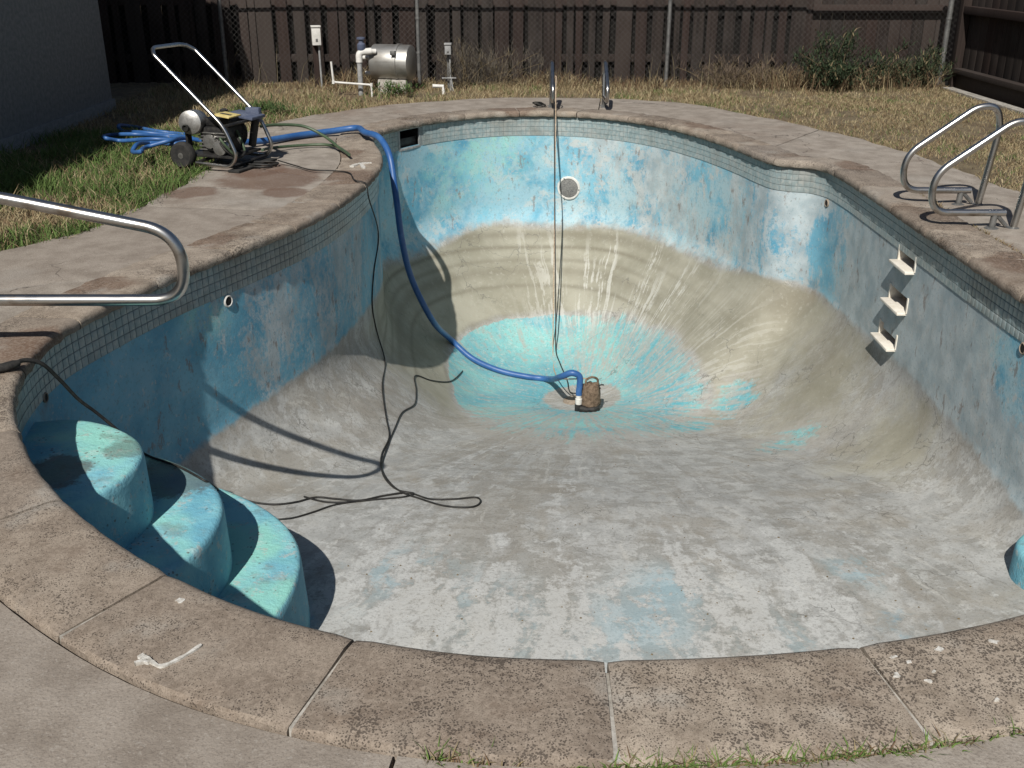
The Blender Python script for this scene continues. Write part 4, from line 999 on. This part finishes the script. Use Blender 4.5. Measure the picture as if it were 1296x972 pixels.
# ------------------------------------------------------------------ house on the left
hs = tag(empty('house', (-4.27, 11.3, 0)), 'grey stucco house wall in shade at the corner of the lawn', 'house')
MB().box(-6.0, 0, -12.0, 0, -.2, 2.75, .01).build('wall', 'stucco', hs, 30)
mb = MB()
mb.add([(.25, -12.5, 2.62), (.25, .55, 2.62), (-3.0, .55, 3.9), (-3.0, -12.5, 3.9), (-6.5, -12.5, 2.62), (-6.5, .55, 2.62),
        (.25, -12.5, 2.78), (.25, .55, 2.78), (-3.0, .55, 4.06), (-3.0, -12.5, 4.06), (-6.5, -12.5, 2.78), (-6.5, .55, 2.78)],
       [(0, 1, 2, 3), (3, 2, 5, 4), (6, 9, 8, 7), (9, 10, 11, 8), (0, 6, 7, 1), (4, 5, 11, 10), (1, 7, 8, 2), (2, 8, 11, 5), (0, 3, 9, 6), (3, 4, 10, 9)])
mb.build('roof', 'roof', hs, 30)
MB().add([(0, 0, 2.72), (-6, 0, 2.72), (-3, 0, 3.85), (0, -.12, 2.72), (-6, -.12, 2.72), (-3, -.12, 3.85)], [(0, 1, 2), (3, 5, 4), (0, 3, 4, 1), (1, 4, 5, 2), (2, 5, 3, 0)]).build('gable', 'stucco', hs, 30)
MB().box(-.004, .03, -11.9, -.0, -.2, .06, .006).build('footing', 'stucco', hs, 30)

# ------------------------------------------------------------------ filter tank, pipes, electrical boxes on the back strip
def onY(px, py, y): return atY(px, py, y)
ty = 12.75
c0 = atY(499, 79, ty)
e = tag(empty('filter_tank', (c0.x, ty, 0), math.radians(-14)), 'dull steel drum of a pool filter lying on a short leg in the weeds', 'filter tank')
hz = c0.z; R = .205
mb = MB(); mb.lathe([(.03, -.275), (.12, -.270), (R - .03, -.26), (R - .004, -.245), (R, -.235), (R, .02), (R - .002, .20), (R - .006, .215), (R - .03, .226), (.12, .236), (.03, .24)], (0, 0, hz), (1, 0, 0), 48)
tank = mb.build('drum', 'tank', e, 30)
MB().lathe([(R + .001, .045), (R + .010, .050), (R + .010, .082), (R + .001, .087)], (0, 0, hz), (1, 0, 0), 48).build('clamp_band', 'tank', e, 30)
MB().box(.035, .095, -.235, -.19, hz + .10, hz + .15, .008).build('clamp_bolt', 'galv', e, 40)
MB().lathe([(.03, 0), (.03, .10)], (.05 - .12, 0, hz - R - .09), (0, 0, 1), 14).build('leg', 'pvc', e, 40)
MB().box(-.18, .18, -.12, .12, -.08, hz - R + .02, .02).build('plinth', 'mortar', e, 40)
for z, l in ((hz + .05, .10), (hz - .13, .06)): MB().tube([(-.28, -.02, z), (-.30 - l, -.02, z)], .026, 12).build('pipe_stub', 'white', e, 40)
# valve stack with grey riser
b0 = atY(457, 118, 12.55); t0 = atY(461, 72, 12.55)
e = tag(empty('pipe_riser', (b0.x, 12.55, 0)), 'grey upright pvc riser with white elbow and dark valve beside the filter tank', 'pipe')
MB().tube([(0, 0, -.08), (.0, 0, t0.z)], .030, 14).build('pipe', 'pvc', e, 40)
el = MB().tube(arc_path([(0, 0, t0.z - .06), (0, 0, t0.z + .05), (.14, .04, t0.z + .06)], .05, 7), .040, 14).build('elbow', 'white', e, 40)
MB().lathe([(.045, 0), (.050, .02), (.048, .07), (.030, .085), (.028, .12), (.05, .125), (.05, .145), (.02, .15)], (.03, .02, t0.z + .07), (0, 0, 1), 16).build('valve', 'bluegrey', e, 30)
MB().tube([(.10, .03, t0.z + .06), (.19, .06, t0.z + .055)], .030, 12).build('pipe_arm', 'white', e, 40)
# thin white conduit
e = tag(empty('white_conduit', (0, 12.45, 0)), 'thin white pvc pipe bent in steps low in the weeds by the grey riser', 'pipe')
q = lambda px, py: (lambda p: (p.x, 0, p.z))(atY(px, py, 12.45))
MB().tube(arc_path([q(419, 78), q(422, 104), q(470, 107.5), q(471, 120), (q(471, 120)[0], 0, -.1)], .03, 5), .0125, 10).build('pipe', 'white', e, 40)
for a in (q(422, 104), q(470, 107.5)): MB().lathe([(.010, -.02), (.0175, -.018), (.0175, .018), (.010, .02)], a, (0, 0, 1), 12).build('fitting', 'white', e, 40)
# meter box and outlet box on posts
def elec(px, py, w, h, y, mat, label, post, tw=0):
    p = atY(px, py, y); e = tag(empty('electrical_box', (p.x, y, 0), tw), label, 'electrical box')
    MB().box(-w / 2, w / 2, -.05, .05, p.z - h / 2, p.z + h / 2, .008).build('housing', mat, e, 40)
    MB().box(-w / 2 - .006, w / 2 + .006, -.062, .056, p.z + h / 2 - .012, p.z + h / 2 + .006, .004).build('lid', mat, e, 40)
    MB().box(-.012, .012, -.056, -.05, p.z - h * .3, p.z - h * .15, .002).build('latch', 'galv', e, 40)
    MB().box(-post, post, .05, .05 + 2 * post, -.1, p.z + h * .3, .006).build('post', 'wood' if mat == 'white' else 'galv', e, 40)
    MB().tube([(w * .25, .02, p.z - h / 2 + .01), (w * .3, .02, -.06)], .012, 8).build('conduit', 'pvc', e, 40)
    return e
elec(400, 45, .105, .22, 13.15, 'white', 'pale narrow electrical box on a wooden post by the chain link', .045, .25)
e = elec(567, 62, .075, .125, 12.85, 'pvc', 'small grey outlet box on a thin post between tank and grab rails', .02)
MB().tube([(-.08, 0, .10), (.09, 0, .10)], .009, 8).build('crossbar', 'pvc', e, 40)
MB().tube([(.03, 0, .10), (.055, 0, -.06)], .008, 8).build('stay', 'pvc', e, 40)
p = G(555, 111, .03)
tag(MB().tube([(p.x - .07, p.y, .05), (p.x + .05, p.y + .02, .045), (p.x + .06, p.y + .02, -.05)], .022, 10).build('pipe_stub', 'white', None, 40), 'short white pipe stub in the grass below the grey outlet box', 'pipe')

# ------------------------------------------------------------------ grass, weeds, shrubs
class Blades:
    def __init__(s): s.v = []; s.f = []; s.c = []; s.n = 0
    def add(s, P, Hh, wid, lean, col):
        """P (n,3) roots; one bent three-segment blade each"""
        n = len(P); a = rng.uniform(0, 2 * np.pi, n); b = rng.uniform(0, 2 * np.pi, n)
        sx, sy = np.cos(a) * wid / 2, np.sin(a) * wid / 2
        lx, ly = np.cos(b) * lean * Hh, np.sin(b) * lean * Hh
        def lvl(f, wf):
            x = P[:, 0] + lx * f ** 2; y = P[:, 1] + ly * f ** 2; z = P[:, 2] + Hh * f * (1 - .25 * lean * f)
            return [np.stack([x - sx * wf, y - sy * wf, z], 1), np.stack([x + sx * wf, y + sy * wf, z], 1)]
        L0 = lvl(0, 1); L1 = lvl(.55, .8); tip = lvl(1, 0)[0]
        vv = np.stack([L0[0], L0[1], L1[0], L1[1], tip], 1).reshape(-1, 3)
        base = s.n + np.arange(n)[:, None] * 5
        s.f += (base + np.array([[0, 1, 3]])).tolist() + (base + np.array([[0, 3, 2]])).tolist() + (base + np.array([[2, 3, 4]])).tolist()
        s.v.append(vv); s.c.append(np.repeat(col, 5, 0)); s.n += n * 5
    def build(s, name, parent=None):
        me = bpy.data.meshes.new(name); v = np.concatenate(s.v); me.from_pydata(v.tolist(), [], s.f); me.update()
        c = np.concatenate(s.c); at = me.attributes.new('Col', 'FLOAT_COLOR', 'POINT')
        at.data.foreach_set('color', np.concatenate([c, np.ones((len(c), 1))], 1).astype(np.float32).ravel())
        me.materials.append(M['grass']); return link(name, me, parent)
from mathutils import noise as mn
def nz(x, y, s, o=0.0): return mn.noise(Vector((x * s + o, y * s - o, o)))
GREEN = np.array([.10, .155, .038]); DKGR = np.array([.035, .065, .02]); DRY = np.array([.265, .21, .115]); STRAW = np.array([.38, .315, .19]); BRN = np.array([.16, .10, .055])
def lawn(n, x0, x1, y0, y1, greenf, hh, dens=None):
    B = []; cols = []; hs_ = []
    xs = rng.uniform(x0, x1, n); ys = rng.uniform(y0, y1, n)
    t = np.arctan2(ys - CC[1], xs - CC[0]); r = np.hypot(xs - CC[0], ys - CC[1])
    keep = r > f_out(t) - .03 + .05 * rng.random(n) ** 2 * np.where(rng.random(n) < .5, -1, 1)
    xs, ys = xs[keep], ys[keep]
    for x, y in zip(xs, ys):
        g = greenf(x, y) + .35 * nz(x, y, 1.7, 3.1) + .25 * nz(x, y, 6, 1.7)
        d = nz(x, y, 1.1, 9.2) + .6 * nz(x, y, 4.0, 5.5)
        if random.random() > .62 + .95 * d: continue
        k = 1 / (1 + math.exp(-9 * (g - .5))); u = random.random()
        c = (GREEN * (1 - .5 * u) + DKGR * .5 * u) if random.random() < k else (DRY * (1 - u) + (STRAW if random.random() < .45 else BRN) * u)
        B.append((x, y, ground_z(x, y) - .005)); cols.append(c * random.uniform(.7, 1.2)); hs_.append(hh * random.uniform(.45, 1.25) * (1 + .5 * k * (1 if x < 0 else 0)))
    return np.array(B), np.array(cols), np.array(hs_)
gl = Blades()
# left lawn: green, dry spots near the path
P_, c_, h_ = lawn(52000, -4.4, -2.2, 4.3, 9.6, lambda x, y: .72 - .9 * math.exp(-((x + 3.0) ** 2 + (y - 6.35) ** 2) / .12) - .25 * max(0, 5.9 - y), .085)
gl.add(P_, h_, .0065, rng.uniform(.25, 1.0, len(P_)), c_)
P_, c_, h_ = lawn(1400, -4.2, -2.2, 4.5, 9.6, lambda x, y: -1, .14); gl.add(P_, h_, .005, rng.uniform(.2, .9, len(P_)), c_)
tag(gl.build('green_grass'), 'green grass with dry stalks on the left between deck and house', 'grass', kind='stuff')
gb = Blades()
P_, c_, h_ = lawn(60000, -4.4, 2.6, 9.6, 13.3, lambda x, y: .22 + .5 * math.exp(-((x + 2.5) ** 2 / .3 + (y - 10.8) ** 2 / .15)) + .35 * math.exp(-((x + 1.3) ** 2 / .15 + (y - 12.3) ** 2 / .08)) + .2 * math.exp(-((x - 2) ** 2 / .4 + (y - 12.4) ** 2 / .1)), .08)
gb.add(P_, h_, .006, rng.uniform(.3, 1.1, len(P_)), c_)
P_, c_, h_ = lawn(95000, 1.8, 5.35, 6.0, 13.3, lambda x, y: .20 + .28 * math.exp(-((x - 2.5) ** 2 / .3 + (y - 11.2) ** 2 / .25)), .05)
gb.add(P_, h_, .0055, rng.uniform(.4, 1.2, len(P_)), c_)
tag(gb.build('dry_grass'), 'dry straw coloured grass along the back fence and right lawn', 'grass', kind='stuff')
# tall dead weeds in front of the fence
gw = Blades(); n = 9000
xs = rng.uniform(-4.2, 5.2, n); ys = 13.62 - np.abs(rng.normal(0, .38, n)); hh = rng.uniform(.06, .32, n)
hh *= np.clip(.55 + 1.1 * np.array([nz(x, 0, .9, 2.2) for x in xs]) + .5 * ss(xs, 1.8, 3.2), .22, 1.7)
cc = np.array([(DRY if random.random() < .35 else BRN if random.random() < .8 else STRAW) * random.uniform(.45, 1.0) for _ in range(n)])
gw.add(np.stack([xs, ys, np.full(n, -.06)], 1), hh, .008, rng.uniform(.1, 1.3, n), cc)
n = 70; xs = rng.uniform(-3.6, 5.2, n); ys = 13.5 - np.abs(rng.normal(0, .25, n)); 
gw.add(np.stack([xs, ys, np.full(n, -.06)], 1), rng.uniform(.25, .6, n), .006, rng.uniform(.05, .5, n), np.array([STRAW * random.uniform(.3, .7) for _ in range(n)]))
tag(gw.build('dry_weeds'), 'tall dead brown weeds and stalks at the foot of the fence', 'weeds', kind='stuff')
# grass growing in the joint between coping and deck
gc = Blades(); Pl = []; 
for k in range(2800):
    s = random.uniform(-.35, 1.55) if random.random() < .62 else random.uniform(4.6, 6.8)
    c = at_s(s % PER, OL); nn = at_s(s % PER, NS); o = COPW + .004 + random.gauss(0, .006)
    if nz(s, 0, 3.0, 4.4) + random.uniform(-.25, .25) < -.02: continue
    Pl.append((c[0] + nn[0] * o, c[1] + nn[1] * o, -.03, 1 if s < 3 else 0))
Pl = np.array(Pl); cols = np.array([(GREEN * 1.1 if (random.random() < .6 and g > .5) else DRY * .8 if random.random() < .6 else BRN) * random.uniform(.7, 1.2) for g in Pl[:, 3]])
gc.add(Pl[:, :3], rng.uniform(.02, .05, len(Pl)), .0045, rng.uniform(.3, 1.2, len(Pl)), cols)
tag(gc.build('joint_grass'), 'short grass sprouting from the joint along the outer edge of the coping', 'grass', kind='stuff')
# two green shrubs and a dead tumbleweed heap at the back fence
def shrub(name, x, y, rx, h, n, col, label, stemcol='bark', leafw=.014, leafh=.075, cat='shrub', group=None):
    e = tag(empty(name, (x, y, -.055)), label, cat, group)
    mb = MB(); paths = []
    for k in range(34):
        a = random.uniform(0, 2 * math.pi); q = random.uniform(.1, 1) ** .8; ex = rx * q * math.cos(a) * random.uniform(.8, 1.3); ey = rx * .7 * q * math.sin(a); hz_ = h * (1.12 - .5 * q) * random.uniform(.45, 1.1)
        b0 = (random.gauss(0, rx * .3), random.gauss(0, rx * .15))
        pth = spline([(b0[0], b0[1], 0), (b0[0] + ex * .35, b0[1] + ey * .35, hz_ * .6), (b0[0] + ex, b0[1] + ey, hz_)], 4); paths.append(np.array([tuple(v) for v in pth]))
        mb.tube(pth, [.005 * (1 - .7 * i / 8) for i in range(9)], 5)
    mb.build('stem', stemcol, e, 60)
    B = Blades(); ks = rng.integers(0, len(paths), n); ts = rng.uniform(.15, 1, n) ** .8 * 7.99; i0 = ts.astype(int); fr_ = (ts - i0)[:, None]
    AP = np.array(paths); P = AP[ks, i0] * (1 - fr_) + AP[ks, i0 + 1] * fr_
    P = P + rng.normal(0, rx * .075, (n, 3)); P[:, 2] = np.abs(P[:, 2])
    cols = np.array([(col * random.uniform(.5, 1.35)) if random.random() < .93 else DRY * .6 for _ in range(n)])
    B.add(P, rng.uniform(.4, 1.2, n) * leafh, leafw, rng.uniform(.2, 1.6, n), cols)
    B.build('foliage', e); return e
pA = G(1085, 122); shrub('shrub', pA.x, 12.9, .50, .72, 2600, np.array([.022, .036, .015]), 'dense dark green weedy shrub before the grey-brown fence panel')
shrub('shrub', 5.0, 13.05, .42, .50, 1200, np.array([.030, .042, .019]), 'looser green shrub beside the thick corner pipe post')
shrub('tumbleweed', -.35, 13.15, .62, .55, 2300, np.array([.10, .085, .065]), 'grey dead brushwood heap against the fence behind the outlet box', leafw=.004, leafh=.11, cat='brushwood')
shrub('tumbleweed', 2.75, 13.15, .55, .34, 1500, np.array([.115, .085, .06]), 'brown dead brushwood heap at the fence left of the green shrubs', leafw=.005, leafh=.10, cat='brushwood')
shrub('weed_clump', -1.35, 12.38, .26, .16, 420, np.array([.055, .10, .025]), 'low bright green weed clump under the filter tank', leafw=.012, leafh=.05, cat='weed')
shrub('weed_clump', -2.55, 10.75, .34, .13, 700, np.array([.045, .080, .022]), 'low dark green grass tuft behind the pressure washer', leafw=.008, leafh=.07, cat='weed')
# leaf crumbs and pebbles on the pool floor
mb = MB()
for k in range(170):
    px = random.uniform(430, 1250); py = random.uniform(440, 830)
    d = ray(px, py).normalized(); h = bvh.ray_cast(CAM, d)
    if h[0] is None or h[1].z * (1 if h[1].z > 0 else -1) < .8: continue
    s_ = random.uniform(.003, .009); a = random.random() * 6
    q = [h[0] + Vector((math.cos(a + t) * s_ * random.uniform(.5, 1.2), math.sin(a + t) * s_ * random.uniform(.5, 1.2), -.001)) for t in (0, 1.6, 3.1, 4.7)]
    mb.add(q + [h[0] + Vector((0, 0, s_ * .7))], [(0, 1, 4), (1, 2, 4), (2, 3, 4), (3, 0, 4)])
tag(mb.build('debris', 'bark', None, 60), 'dark leaf crumbs and grit scattered over the pool floor', 'debris', kind='stuff')
